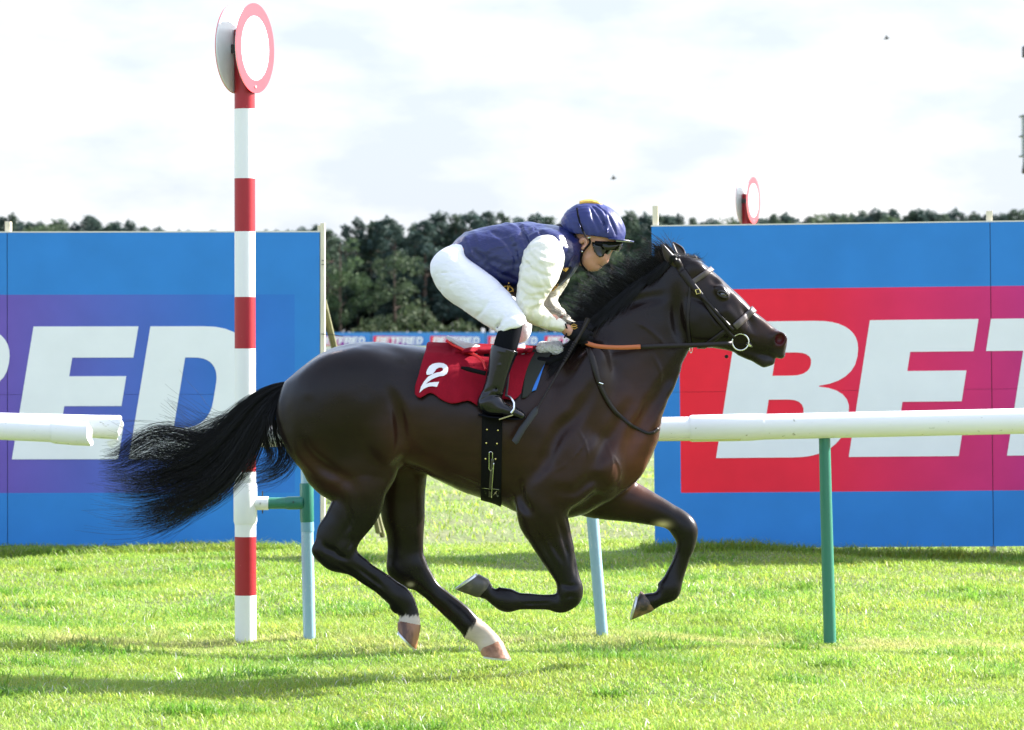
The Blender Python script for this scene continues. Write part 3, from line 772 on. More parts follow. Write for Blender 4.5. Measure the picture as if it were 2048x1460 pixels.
# ------------------------------------------------------------------ trees
def leaf_mat(name, col):
    return mat(name, col, rough=0.7, spec=0.2, var=0.35, vscale=0.7, trans=0.25)
m_pine = [leaf_mat('pine_green_dark', (0.050, 0.080, 0.064)), leaf_mat('pine_green', (0.066, 0.100, 0.066)), leaf_mat('pine_green_blue', (0.052, 0.086, 0.072))]
m_decid = [leaf_mat('broadleaf_green', (0.070, 0.110, 0.050)), leaf_mat('broadleaf_olive', (0.064, 0.095, 0.048))]
m_trunk = mat('pine_bark', (0.09, 0.06, 0.045), rough=.9, var=.3)
def crown_mesh(name, kind, seed, m):
    r = np.random.default_rng(seed); V = []; T = []
    clumps = []
    if kind == 'pine':
        n = 44
        for i in range(n):
            t = (i+.5)/n; z = 0.16 + 0.82*t; rad = 0.17*(1-t**2.4)**0.8*(0.6+.7*r.random()) + 0.012
            a = r.random()*6.28; d = rad*(0.25+0.75*r.random())
            clumps.append((math.cos(a)*d, math.sin(a)*d, z, 0.060*(1.15-.6*t)*(0.8+.5*r.random()), 0.034*(1.1-.35*t)))
    else:
        for i in range(30):
            a = r.random()*6.28; ph = r.random(); z = 0.25+0.72*ph; d = 0.27*math.sqrt(max(0, 1-((z-.55)/.50)**2))*r.random()**.5
            clumps.append((math.cos(a)*d, math.sin(a)*d, z, .085*(0.7+.5*r.random()), .065))
    for (cx, cy, cz, rr, rz) in clumps:
        n = 95; p = r.normal(size=(n, 3)); p /= np.linalg.norm(p, axis=1, keepdims=True); p *= (0.45+0.55*r.random((n, 1))**.5)
        c = np.array([cx, cy, cz]) + p*np.array([rr, rr, rz])
        sz = (0.009 if kind == 'pine' else .011)*(0.6+.9*r.random((n, 1)))
        u_ = r.normal(size=(n, 3)); v_ = r.normal(size=(n, 3))
        if kind == 'pine': u_[:, 2] *= .6; 
        V.append(np.stack([c-u_*sz, c+u_*sz*.6, c+v_*sz], 1).reshape(-1, 3))
    V = np.vstack(V); T = np.arange(len(V)).reshape(-1, 3)
    return mesh_np(name, V, T, False, m)
def trunk_mesh(name, seed):
    r = random.Random(seed); mb = MB(); lean = r.uniform(-.02, .02)
    mb.tube([(0, 0, -.02), (lean*.3, 0, .3), (lean, 0, .6), (lean*.6, 0, .93)], [.017, .013, .009, .003], 7)
    for i in range(9):
        z = r.uniform(.28, .85); a = r.uniform(0, 6.28); l = .16*(1-z)+.04
        mb.tube([(lean*z, 0, z), (math.cos(a)*l, math.sin(a)*l, z+.035)], [.005, .002], 5)
    me = bpy.data.meshes.new(name); me.from_pydata(mb.v, [], mb.f); me.materials.append(m_trunk); return me
PC = [crown_mesh('crown', 'pine', 100+i, m_pine[i % 3]) for i in range(6)]
DC = [crown_mesh('crown', 'broad', 200+i, m_decid[i % 2]) for i in range(4)]
TM = [trunk_mesh('trunk', i) for i in range(4)]
def tree(px, top, YT, kind, wsc, i, label, group):
    s = S(YT); base = W(px, 0, YT); z0 = -0.3; ht = W(0, top, YT)[2] - z0
    root = empty('pine_tree' if kind == 'pine' else 'broadleaf_tree', label, 'tree', (base[0], YT, z0), group)
    root.rotation_euler.z = (i*2.4) % 6.28; root.scale = (ht*wsc, ht*wsc, ht)
    o = obj('crown', (PC if kind == 'pine' else DC)[i % (6 if kind == 'pine' else 4)], root); o.matrix_parent_inverse.identity()
    o = obj('trunk', TM[i % 4], root); o.matrix_parent_inverse.identity()
rr = random.Random(5)
i = 0
x = -80
def top_at(px):
    prof = [(-100, 440), (20, 437), (60, 445), (110, 447), (150, 455), (185, 436), (230, 452), (290, 455), (330, 463), (380, 470), (420, 465), (500, 470), (560, 466), (600, 458), (650, 460), (690, 452), (730, 442), (770, 440), (810, 446), (850, 450), (880, 430), (930, 432), (980, 430), (1040, 440), (1080, 434), (1120, 446), (1180, 430), (1260, 434), (1300, 438), (1345, 434), (1400, 446), (1440, 444), (1480, 440), (1525, 440), (1560, 424), (1600, 441), (1660, 428), (1700, 434), (1750, 424), (1800, 430), (1840, 416), (1880, 430), (1930, 426), (1970, 438), (2020, 424), (2060, 428), (2200, 430)]
    for (a, ta), (b, tb) in zip(prof, prof[1:]):
        if a <= px <= b: return ta + (tb-ta)*(px-a)/(b-a)
    return 440
light = {1225: 505, 790: 505, 680: 470, 1160: 540, 1660: 430, 1750: 424, 1410: 446, 1460: 440, 1530: 440, 60: 446, 110: 450}
while x < 2180:
    t_ = top_at(x) - 8 + rr.uniform(-4, 9)
    if x < 640: lab, gr = 'dark pine whose tip shows above the purple hoarding', 'far pines above the purple hoarding'
    elif x < 1310: lab, gr = 'dark pine in the dense far treeline between the two hoardings', 'far pines between the hoardings'
    else: lab, gr = 'dark pine whose tip shows above the red hoarding', 'far pines above the red hoarding'
    tree(x, t_, 455+rr.uniform(0, 12), 'pine', rr.uniform(.75, 1.6), i, lab, gr); i += 1
    x += rr.uniform(14, 38)
for x0_, x1_, YT_ in ((640, 1320, 470), (640, 1320, 480), (-60, 640, 475), (1320, 2140, 475)):
    x = x0_
    while x < x1_:
        zz = 0 if x < 640 else 1 if x < 1320 else 2; tree(x, top_at(x)+(rr.uniform(3, 34) if zz == 1 else rr.uniform(-2, 8)), YT_+rr.uniform(0, 8), 'pine', rr.uniform(1.1, 1.7), i, ['dark pine whose tip shows above the purple hoarding', 'dark pine in the dense far treeline between the two hoardings', 'dark pine whose tip shows above the red hoarding'][zz], ['far pines above the purple hoarding', 'far pines between the hoardings', 'far pines above the red hoarding'][zz]); i += 1
        x += rr.uniform(26, 44)
for j, (px, tp) in enumerate(sorted(light.items())):
    lab = 'lighter green rounded tree in front of the far pines, ' + ('above the purple hoarding' if px < 640 else 'between the hoardings' if px < 1310 else 'above the red hoarding')
    tree(px, tp, 448+rr.uniform(0, 4), 'broad', rr.uniform(.8, 1.2), j, lab, 'lighter trees ' + ('above the purple hoarding' if px < 640 else 'between the hoardings' if px < 1310 else 'above the red hoarding'))
# low scrub closing the foot of the treeline
r = np.random.default_rng(9); n = 16000
bx = r.uniform(-70, 75, n); by = r.uniform(440, 462, n); bz = (r.random(n)**.8)*(3.6+1.6*np.sin(bx*.35)+1.2*np.sin(bx*.9+1))
c = np.stack([bx, by, bz], -1); u_ = r.normal(size=(n, 3))*.28; v_ = r.normal(size=(n, 3))*.28
V = np.stack([c-u_, c+u_, c+v_], 1).reshape(-1, 3)
obj('undergrowth', mesh_np('undergrowth', V, np.arange(len(V)).reshape(-1, 3), False, leaf_mat('scrub_green', (0.05, 0.07, 0.032))), kind='stuff', label='dark undergrowth along the foot of the far trees', cat='undergrowth')

# ------------------------------------------------------------------ mast with caged equipment at the right edge, two birds
YM = 45.0; s = S(YM)
m_cage = mat('grey_metal', (0.22, 0.23, 0.23), rough=.5, metal=.3); m_pane = mat('pale_panel', (0.55, 0.58, 0.58), rough=.4)
mast = empty('equipment_mast', 'grey steel mast with caged box, cut off by the right edge of the sky', 'mast', tuple(W(2100, 0, YM)*np.array([1, 1, 0])))
mb = MB(); mb.tube([(W(2100, 0, YM)[0], YM, -.1), (W(2100, 0, YM)[0], YM, 7.2)], .06, 12); mb.build('pole', m_cage, mast)
a = W(2042, 338, YM); b = W(2150, 232, YM)
for zz in (232, 272, 312): 
    q = W(0, zz, YM)[2]; mb = MB(); mb.box((a[0]-.01, YM-.22, q-.012), (b[0], YM+.22, q+.012)); mb.build('cage_bar', m_cage, mast, smooth=False)
for xx in (a[0], (a[0]+b[0])/2, b[0]-.03):
    mb = MB(); mb.box((xx, YM-.225, a[2]), (xx+.03, YM-.195, b[2])); mb.build('cage_upright', m_cage, mast, smooth=False)
mb = MB(); mb.box((a[0]+.03, YM-.18, W(0, 312, YM)[2]+.02), (b[0]-.03, YM+.18, b[2]-.02)); mb.build('panel', m_pane, mast, smooth=False)
mb = MB(); mb.tube([(a[0]+.03, YM, a[2]+.02), (a[0]+.3, YM, a[2]-.02), (b[0], YM, a[2])], [.10, .14, .14], 12); mb.build('lamp_housing', m_steel, mast)
mb = MB(); mb.box((W(2045, 0, YM)[0], YM-.1, W(0, 115, YM)[2]), (W(2140, 0, YM)[0], YM+.1, W(0, 92, YM)[2])); mb.build('top_box', m_steel, mast, bevel=.02)
mb = MB()
for (px, py, sz, lab) in ((1773, 77, .22, 'tiny dark bird high in the sky near the right edge'), (1227, 357, .20, 'tiny dark bird in the sky above the rider helmet')):
    c = W(px, py, 100); mb = MB()
    mb.tube([(c[0]-sz*.5, 100, c[2]-.02), (c[0], 100, c[2]), (c[0]+sz*.5, 100, c[2]+.02)], [.01, .04, .015], 8)
    o = mb.build('bird', m_wire, label=lab, cat='bird', group='birds')
    m3 = MB(); m3.add([(c[0]-.05, 100, c[2]), (c[0]+.06, 100, c[2]), (c[0]-.02, 99.8, c[2]+.12), (c[0]-.02, 100.2, c[2]+.12), (c[0]+.0, 100, c[2]+.02)], [(0, 1, 2), (1, 0, 3)]); m3.build('wings', m_wire, o, smooth=False)
# ------------------------------------------------------------------ the horse
def P3(px, py, y=0.0): return W(px, py, y)
HB = Field((-2.35+0.2+0.95, -0.36, 0.0), (1.32, 0.36, 2.02), 0.0055)
# trunk: (top, bottom) pairs, half-widths in metres
torso = [(577,790,590,868), (602,739,612,915), (645,708,650,950), (700,683,700,965), (760,680,762,940), (820,687,815,935), (880,695,878,961),
         (940,700,936,986), (1000,702,994,1003), (1060,699,1050,1026), (1110,690,1112,1040), (1150,676,1190,1026), (1178,662,1258,975)]
HB.chain(limb(torso, 0.0, [.10,.17,.225,.255,.262,.265,.275,.275,.27,.245,.21,.165,.110]), k=.04)
neck = [(1150,690,1262,960), (1172,662,1306,896), (1196,634,1330,812), (1222,606,1352,765), (1254,578,1362,722), (1290,552,1372,690), (1318,532,1378,655), (1345,512,1372,610)]
HB.chain(limb(neck, 0.0, [.120,.108,.102,.098,.088,.078,.07,.066]), k=.05)
head = [(1352,507,1352,572), (1385,511,1362,650), (1420,534,1386,696), (1450,563,1420,700), (1480,590,1452,706), (1510,618,1482,711), (1535,639,1512,713), (1553,655,1534,708)]
HB.chain(limb(head, 0.0, [.062,.082,.090,.092,.066,.052,.048,.046]), k=.025)
def ppx(x, y, yy, r, b=None):
    c = W(x, y, yy); s = S(yy); return [c[0], c[1], c[2], r/s, (r/s if b is None else b)]
# muzzle, lips
HB.chain([ppx(1548,684,0,27,.050), ppx(1558,688,0,23,.048)], k=.012)
HB.chain([ppx(1548,700,0,14,.040), ppx(1563,708,0,12,.034)], k=.010)
HB.chain([ppx(1480,704,0,12,.035), ppx(1508,713,0,15,.034), ppx(1528,723,0,17,.036), ppx(1541,723,0,12,.028)], k=.010)
for sy in (-1, 1):
    HB.ell(W(1398,645,sy*.048), .095, .048, .115, 0.5, k=.03)              # cheek
    HB.chain([ppx(1452,622,sy*.078,6), ppx(1478,652,sy*.060,4), ppx(1496,668,sy*.05,3)], k=.03)   # facial crest
    HB.ell(W(1441,580,sy*.082), .030, .018, .022, -0.6, k=.02)             # brow
    HB.ell(W(1431,561,sy*.078), .018, .014, .012, -0.6, k=.02, mode='sub') # hollow above the eye
    HB.ell(W(1393,538,sy*.060), .040, .022, .035, -0.3, k=.03)             # temple
    HB.ell(W(1559,677,sy*.040), .037, .016, .032, -0.4, k=.012)            # nostril rim
    HB.ell(W(1446,589,sy*.088), .024, .012, .018, -0.35, k=.014)            # lids
# chest, shoulder
for sy in (-1, 1):
    HB.ell(W(1200,925,sy*.120), .085, .092, .13, 0.35, k=.04)               # point of shoulder
    HB.ell(W(1276,915,sy*.052), .055, .050, .13, 0.25, k=.025)              # pectorals
    HB.ell(W(1130,940,sy*.175), .14, .075, .17, -0.2, k=.06)               # triceps
    HB.ell(W(1160,800,sy*.14), .085, .065, .25, -0.35, k=.07)               # shoulder blade
    HB.ell(W(700,790,sy*.17), .24, .105, .19, 0.2, k=.08)                  # gluteals
    HB.ell(W(640,850,sy*.13), .13, .11, .20, -0.25, k=.07)
    HB.ell(W(768,868,sy*.19), .085, .075, .13, 0.1, k=.05)                 # stifle
OUTLINE = [(557,801),(557,841),(566,870),(580,905),(598,925),(626,945),(655,958),(660,1000),(780,1000),(812,930),(849,945),(865,956),(894,971),(914,982),(948,994),(989,1005),(1006,1014),(1029,1027),(1060,1040),(1135,1042),(1174,1030),(1209,1007),(1252,981),(1273,963),(1288,941),(1302,913),(1316,881),(1320,852),(1323,831),(1337,796),(1350,775),(1362,743),(1364,728),(1372,714),(1382,701),(1391,700),(1423,701),(1450,708),(1480,719),(1502,727),(1511,734),(1525,741),(1540,737),(1550,730),(1554,720),(1563,721),(1571,714),(1574,701),(1576,689),(1579,677),(1571,665),(1554,654),(1530,632),(1510,618),(1493,600),(1470,580),(1453,566),(1436,548),(1419,532),(1399,519),(1377,507),(1354,504),(1343,509),(1312,539),(1278,558),(1239,588),(1202,627),(1177,652),(1150,676),(1110,690),(1050,699),(940,700),(853,692),(816,687),(787,683),(759,680),(724,679),(701,682),(667,693),(635,712),(598,739),(571,762)]
HB.clip_outline([tuple(W(a, b, 0)[[0, 2]]) for a, b in OUTLINE], .035)
for sy in (-1, 1): HB.ell(W(1559,677,sy*.040), .034, .016, .030, -0.4, k=.012)
# legs
NH, FH, NF, FFr = -.135, .125, -.135, .125
near_hind = [(578,845,800,830), (592,900,806,888), (626,943,792,922), (660,968,776,968), (667,996,768,1004), (656,1028,752,1032), (641,1056,730,1056), (628,1082,713,1074),
             (629,1107,709,1096), (656,1126,712,1102), (692,1145,724,1112), (731,1173,757,1137), (762,1196,789,1158), (782,1215,817,1178), (793,1228,832,1204), (799,1238,838,1226), (796,1247,841,1243)]
HB.chain(limb(near_hind, [-.115]*3+[NH]*14, [.125,.12,.105,.082,.07,.056,.046,.04,.038,.034,.028,.026,.028,.033,.029,.029,.034], 7), k=.03)
far_hind = [(700,820,800,830), (738,900,842,890), (752,945,852,935), (757,990,849,985), (764,1032,850,1035), (771,1060,849,1064), (774,1093,847,1090), (774,1122,848,1116),
            (790,1152,857,1136), (817,1170,866,1148), (847,1197,882,1169), (880,1224,914,1195), (903,1245,938,1216), (925,1268,957,1238), (940,1277,975,1254), (953,1284,992,1270), (957,1296,1004,1284)]
HB.chain(limb(far_hind, [.115]*3+[FH]*14, [.12,.115,.10,.08,.066,.055,.045,.04,.038,.034,.029,.027,.029,.034,.03,.03,.036], 7), k=.03)
near_fore = [(1035,950,1150,960), (1030,1000,1138,1010), (1035,1030,1135,1040), (1051,1061,1140,1062), (1072,1096,1147,1092), (1096,1136,1154,1128), (1110,1160,1161,1156), (1114,1176,1165,1186),
             (1116,1184,1140,1220), (1096,1187,1096,1219.5), (1067,1188,1067,1219.5), (1036,1186,1034,1220.5), (1014,1180,1008,1221), (996,1178,990,1212), (982,1173,974,1200), (976,1162,958,1194)]
HB.chain(limb(near_fore, [-.15,-.15,-.145]+[NF]*13, [.09,.085,.075,.062,.052,.043,.04,.04,.032,.026,.025,.026,.033,.03,.028,.032], 7), k=.028)
far_fore = [(1160,900,1130,1010), (1215,935,1165,1030), (1272,964,1232,1040), (1316,989,1286,1046), (1350,1013,1322,1052), (1378,1032,1343,1064), (1392,1060,1352,1078), (1390,1088,1353,1092),
            (1382,1110,1350,1108), (1375,1132,1343,1126), (1368,1156,1334,1142), (1362,1178,1322,1164), (1351,1194,1317,1174), (1329,1207,1306,1186), (1305,1222,1288,1187)]
HB.chain(limb(far_fore, [.13,.13,.125]+[FFr]*12, [.09,.085,.07,.055,.045,.043,.044,.040,.03,.027,.028,.035,.032,.03,.033], 7), k=.028)
# joints and fetlock tufts
for x, y, yy, r, b in ((640,1100,NH,17,.03), (690,1092,NH,20,.036), (800,1140,FH,24,.036), (822,1125,FH,22,.036), (1140,1186,NF,25,.043), (1368,1058,FFr,24,.045), (1012,1200,NF,21,.034), (1338,1178,FFr,20,.035)):
    HB.chain([ppx(x, y, yy, r, b), ppx(x+1, y+1, yy, r, b)], k=.02)
HB.chain([ppx(785,1216,NH,5), ppx(790,1224,NH,2.5)], k=.015); HB.chain([ppx(933,1272,FH,6), ppx(944,1277,FH,3)], k=.015)
HB.chain([ppx(1006,1181,NF,5), ppx(998,1176,NF,2.5)], k=.012); HB.chain([ppx(1324,1167,FFr,5), ppx(1318,1168,FFr,3)], k=.012)
def surf(px, py, off=0.0, near=True, F_=None):
    F_ = F_ or HB; y = -0.2 if near else .2
    for _ in range(3):
        p = W(px, py, y); v = F_.near_y(p[0], p[2], near)
        if v is None: break
        y = v
    p = W(px, py, y + (-off if near else off)); return p
def groove(pts, r, k=.02, depth=0.0, mode='sub'):
    """carve (or raise) a line lying on the near surface, mirrored on the far side"""
    P = catmull(np.array(pts, float), 4); q = [surf(x, y) for x, y in P]; R_ = (max(r) if hasattr(r, '__len__') else r)*(1.75 if mode == 'sub' else 1.25); m = len(q)
    out_dir = -1 if mode == 'sub' else 1        # away from the body for a groove, into it for a ridge
    for sg in (1, -1):
        rows = []
        for i, p in enumerate(q):
            s_ = math.sin(math.pi*(i+.15)/(m-.7))**.7; rows.append([p[0], sg*(p[1]+out_dir*(1-s_)*(k*.62+R_) + out_dir*depth), p[2], R_*(.5+.5*s_), R_*(.5+.5*s_)])
        HB.chain(rows, k=k, mode=mode)
groove([(778,770),(792,805),(800,840),(803,880),(794,912)], [.004,.010,.013,.012,.004], k=.030)          # flank edge of the thigh
groove([(590,862),(612,905),(650,938),(690,958),(712,985)], [.003,.006,.007,.006,.003], k=.045, depth=.004)          # hamstring line
groove([(1196,760),(1160,820),(1115,870),(1085,930),(1052,965)], [.003,.007,.009,.009,.004], k=.045)    # behind the shoulder
groove([(1035,960),(1042,1000),(1060,1030)], [.004,.012,.006], k=.03)
groove([(1366,716),(1330,770),(1290,835),(1268,880),(1264,925)], [.004,.010,.013,.013,.006], k=.04)      # jugular groove
groove([(1268,800),(1235,850),(1205,905),(1180,960)], [.003,.008,.009,.004], k=.045)
groove([(1110,980),(1150,985),(1190,960),(1222,985)], [.003,.008,.008,.003], k=.035)
groove([(1357,560),(1352,610),(1358,655),(1376,690)], [.004,.010,.012,.006], k=.03)                      # behind the jaw
groove([(1240,620),(1280,600),(1330,590)], [.003,.006,.003], k=.04)
groove([(1078,1040),(1105,1090),(1130,1130)], [.002,.005,.002], k=.016)
groove([(1115,1030),(1133,1090),(1143,1130)], [.002,.005,.002], k=.016)
groove([(700,1125),(740,1155),(775,1182)], [.001,.004,.001], k=.010)
groove([(1110,1206),(1070,1207),(1035,1206)], [.001,.0035,.001], k=.010)
groove([(660,1090),(676,1110),(700,1120)], [.002,.006,.002], k=.014)
groove([(690,1000),(700,1040),(690,1070)], [.002,.006,.002], k=.02)
groove([(1484,610),(1500,640),(1515,668)], [.002,.005,.002], k=.02)
groove([(1372,590),(1400,600),(1425,625)], [.001,.004,.001], k=.02)
# tendons, knees and hocks
for pts, r_, k_ in (([(668,1120),(700,1143),(740,1172),(770,1198)], .0035, .012), ([(800,1150),(840,1182),(880,1213),(915,1246)], .0035, .012),
                    ([(1095,1196),(1065,1197),(1035,1197)], .003, .010), ([(1120,1165),(1138,1172),(1158,1170)], .003, .012), ([(1128,1200),(1140,1192),(1152,1196)], .003, .012),
                    ([(645,1085),(655,1098),(672,1104)], .005, .014), ([(700,1070),(703,1085),(695,1100)], .0035, .012), ([(1060,1045),(1090,1095),(1112,1140)], .0035, .018), ([(1150,1100),(1150,1130),(1154,1155)], .003, .012)):
    groove(pts, r_, k=k_)
# veins and ribs, gentle
for pts in ([(1180,860),(1160,900),(1130,930),(1090,950)], [(1222,905),(1240,940),(1232,975)], [(1120,1060),(1138,1100),(1140,1140)], [(690,990),(700,1030),(712,1060)], [(1440,615),(1455,650),(1480,668)], [(1405,600),(1425,640),(1440,665)], [(900,940),(960,965),(1000,985)], [(1300,700),(1320,740),(1318,775)], [(1262,640),(1300,660),(1340,700)], [(1150,850),(1175,900),(1170,960)], [(1210,880),(1225,925),(1215,965)], [(1470,640),(1492,672),(1520,690)]):
    groove(pts, .0036, k=.007, mode='add')
# mouth slit and nostrils
for sg in (-1, 1):
    HB.chain([ppx(1498,690,sg*.060,2.5), ppx(1520,703,sg*.055,4), ppx(1541,716,sg*.046,5.5), ppx(1558,724,sg*.02,5)], k=.008, mode='sub', n=3)
    HB.ell(W(1560,678,sg*.058), .023, .030, .0275, -0.35, k=.006, mode='sub')
# slack skin and small unevenness
HB.lumps(.0021, .115, 3); HB.lumps(.0009, .050, 4)
V, Q = HB.mesh(relax=3)
# --- coat colour (by place on the body; sunlight on the chest is painted in)
s_ = F/(V[:, 1]-CY); PX = 1024+V[:, 0]*s_; PY = HZ-(V[:, 2]-H)*s_
def sstep(a, b, x): t = np.clip((x-a)/(b-a), 0, 1); return t*t*(3-2*t)
def blob(cx, cy, rx, ry): return np.exp(-(((PX-cx)/rx)**2 + ((PY-cy)/ry)**2))
nz_ = (np.sin(PX*.031+PY*.017)+np.sin(PX*.013-PY*.043+2)+np.sin(PX*.07+PY*.05+1))/3
c = np.tile(np.array([0.0072, 0.0042, 0.0035]), (len(V), 1))
def lay(mask, col, amt):
    global c
    m = (mask*amt)[:, None]; c = c*(1-m) + np.array(col)*m

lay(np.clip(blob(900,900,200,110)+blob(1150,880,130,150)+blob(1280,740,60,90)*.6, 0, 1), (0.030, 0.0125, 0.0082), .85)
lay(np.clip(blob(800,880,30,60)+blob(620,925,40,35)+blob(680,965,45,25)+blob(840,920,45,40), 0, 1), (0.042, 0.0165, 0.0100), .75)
lay(np.clip(blob(1275,900,45,90), 0, 1), (0.115, 0.038, 0.017), .85)  # sunlit patch on the chest front, painted as a brighter brown coat
lay(np.clip(blob(1535,655,40,22)+blob(1480,600,40,22)*.4, 0, 1), (0.050, 0.022, 0.013), .6)
lay(blob(1400,560,40,35), (0.026, 0.015, 0.011), .6)
lay(sstep(1060,1130,PY)*(1-(PX > 1240)*1.0)+0*PX, (0.006, 0.005, 0.005), .85)
lay(sstep(1000,1070,PY)*(PX > 1240), (0.007, 0.0055, 0.0052), .8)
lay(sstep(990,1050,PY)*(PX < 850)*(V[:, 1] < 0), (0.006, 0.005, 0.0048), .9)
lay(np.clip(blob(1565,712,22,14)+blob(1535,728,24,14), 0, 1), (0.028, 0.022, 0.020), .8)
inn = np.exp(-(((PX-1560)/9.5)**2+((PY-679)/11)**2))*(np.abs(V[:, 1]) < .050)*(np.abs(V[:, 1]) > .012)
lay(np.clip(inn*1.7, 0, 1), (0.075, 0.010, 0.012), .95)
# white socks on the hind pasterns
wob = 2.0*np.sin(PX*.35)+1.5*np.sin(PX*.83+PY*.4)+1.5*np.sin(PX*1.9)
nearm = (V[:, 1] < 0)
lay(sstep(1229,1234,PY+wob*.8)*(PX > 780)*(PX < 860)*nearm, (0.50, 0.43, 0.37), .95)
fs = (PX-930)*0.75+(PY-1240)*0.60   # along the far hind pastern
lay(sstep(15,22,fs+wob*.9)*(~nearm)*(PX > 880)*(PX < 1030)*(PY > 1225), (0.60, 0.50, 0.42), .95)
lay(np.exp(-(((PX-1325)/14)**2+((PY-1049)/7)**2))*(~nearm)*1.6*(PX > 1300), (0.42, 0.34, 0.20), .9)
lay(np.clip(np.exp(-(((PX-821)/6)**2+((PY-1169)/4)**2))*(~nearm)*1.6, 0, 1), (0.35, 0.3, 0.2), .9)
c *= (1+0.12*nz_)[:, None]
m_coat = mat('bay_coat', (0.02, 0.01, 0.01), rough=0.27, spec=0.24, attr='tint', var=0.16, vscale=5, bump=0.10, bscale=240, stretch=(1, 1, 3.0), bdist=0.004, sheen=0.03)
m_coat.node_tree.nodes['Principled BSDF'].inputs['Sheen Roughness'].default_value = 0.4
hm = mesh_np('horse', V, Q, True, m_coat, np.clip(c, 0, 1))
horse = obj('horse', hm, label='dark bay racehorse with white hind socks galloping past the finishing post, ridden', cat='horse')

m_hair = mat('black_hair', (0.0060, 0.0056, 0.0060), rough=0.34, spec=0.3)
m_horn = mat('brown_hoof_horn', (0.27, 0.125, 0.06), rough=0.38, spec=0.5, vcol=(0.08, 0.035, 0.02), vthr=(.45, .62), vscale=16, stretch=(1, 1, .4), bump=.2, bscale=60)
m_horn2 = mat('pink_brown_hoof_horn', (0.42, 0.22, 0.14), rough=0.42, spec=0.4, vcol=(0.22, 0.10, 0.055), vthr=(.42, .62), vscale=14, bump=.2, bscale=60)
m_horn3 = mat('mottled_dark_hoof_horn', (0.20, 0.11, 0.06), rough=0.4, vcol=(0.03, 0.02, 0.014), vthr=(.42, .56), vscale=16, bump=.2, bscale=60)
m_hornd = mat('dark_hoof_horn', (0.06, 0.055, 0.05), rough=0.45, vcol=(0.12, .10, .08), vthr=(.5, .65), vscale=20, bump=.15, bscale=60)
m_shoe = mat('racing_plate', (0.60, 0.61, 0.62), rough=0.32, metal=0.8, var=.1, vscale=30)
def hoof(yc, cor, sole, m, wb=(.036, .054), label=None):
    """cor/sole: two pixel points each (heel side, toe side)"""
    mb = MB(); n = 24; rings = []
    for t in (-.16, 0, .10, .5, .85, .97, 1.0):
        a = np.array(cor[0])*(1-t)+np.array(sole[0])*t; b = np.array(cor[1])*(1-t)+np.array(sole[1])*t
        A = W(*a, yc); B = W(*b, yc); cc = (A+B)/2; hx = (B-A)/2; wy = wb[0]+(wb[1]-wb[0])*max(t, 0)**.8
        k_ = .84 if t < 0 else (.97 if t == 0 else 1.02 if t == 0.10 else .97 if t == 1.0 else 1.0)
        rings.append([cc + (hx*math.cos(2*math.pi*i/n) + np.array([0, 1, 0])*wy*math.sin(2*math.pi*i/n))*k_ for i in range(n)])
    vs_ = [p for r_ in rings for p in r_]; fs_ = []
    for j in range(len(rings)-1):
        for i in range(n): fs_.append((j*n+i, j*n+(i+1) % n, (j+1)*n+(i+1) % n, (j+1)*n+i))
    fs_.append(tuple(range((len(rings)-1)*n, len(rings)*n))); fs_.append(tuple(range(n))[::-1])
    mb.add(vs_, fs_); h_ = mb.build('hoof', m, horse)
    if label: h_['label'] = label
    # shoe: open ring under the sole
    A = W(*sole[0], yc); B = W(*sole[1], yc); cc = (A+B)/2; hx = (B-A)/2
    dn = np.cross(hx, [0, 1, 0]); dn /= np.linalg.norm(dn); top = (W(*cor[0], yc)+W(*cor[1], yc))/2
    if np.dot(dn, cc-top) < 0: dn = -dn
    mb = MB(); pts = []
    for i in range(29):
        a = math.radians(-150+300*i/28); pts.append([(cc + (hx*math.cos(a)*o_ + np.array([0, 1, 0])*(wb[1])*math.sin(a)*o_) + dn*e) for o_, e in ((1.02, 0.0005), (1.02, .0085), (.72, .0085), (.72, .0005))])
    vs_ = [p for q in pts for p in q]; fs_ = []
    for i in range(28):
        for k in range(4): fs_.append((i*4+k, i*4+(k+1) % 4, (i+1)*4+(k+1) % 4, (i+1)*4+k))
    fs_ += [(0, 3, 2, 1), (28*4, 28*4+1, 28*4+2, 28*4+3)]
    mb.add(vs_, fs_); mb.build('shoe', m_shoe, h_, smooth=False)
hoof(NH, ((795,1244),(842,1250)), ((795,1260),(833,1299)), m_horn, label='brown hoof of the near hind leg below its white sock')
hoof(FH, ((958,1294),(1004,1281)), ((963,1311),(1022,1317)), m_horn2, label='pinkish brown hoof of the far hind leg')
hoof(NF, ((979,1160),(955,1195)), ((958,1148),(912,1180)), m_hornd, label='dark hoof of the folded near foreleg')
hoof(FFr, ((1281,1182),(1306,1222)), ((1276,1192),(1263,1240)), m_horn3, (.036, .05), label='brown hoof of the stretched far foreleg')
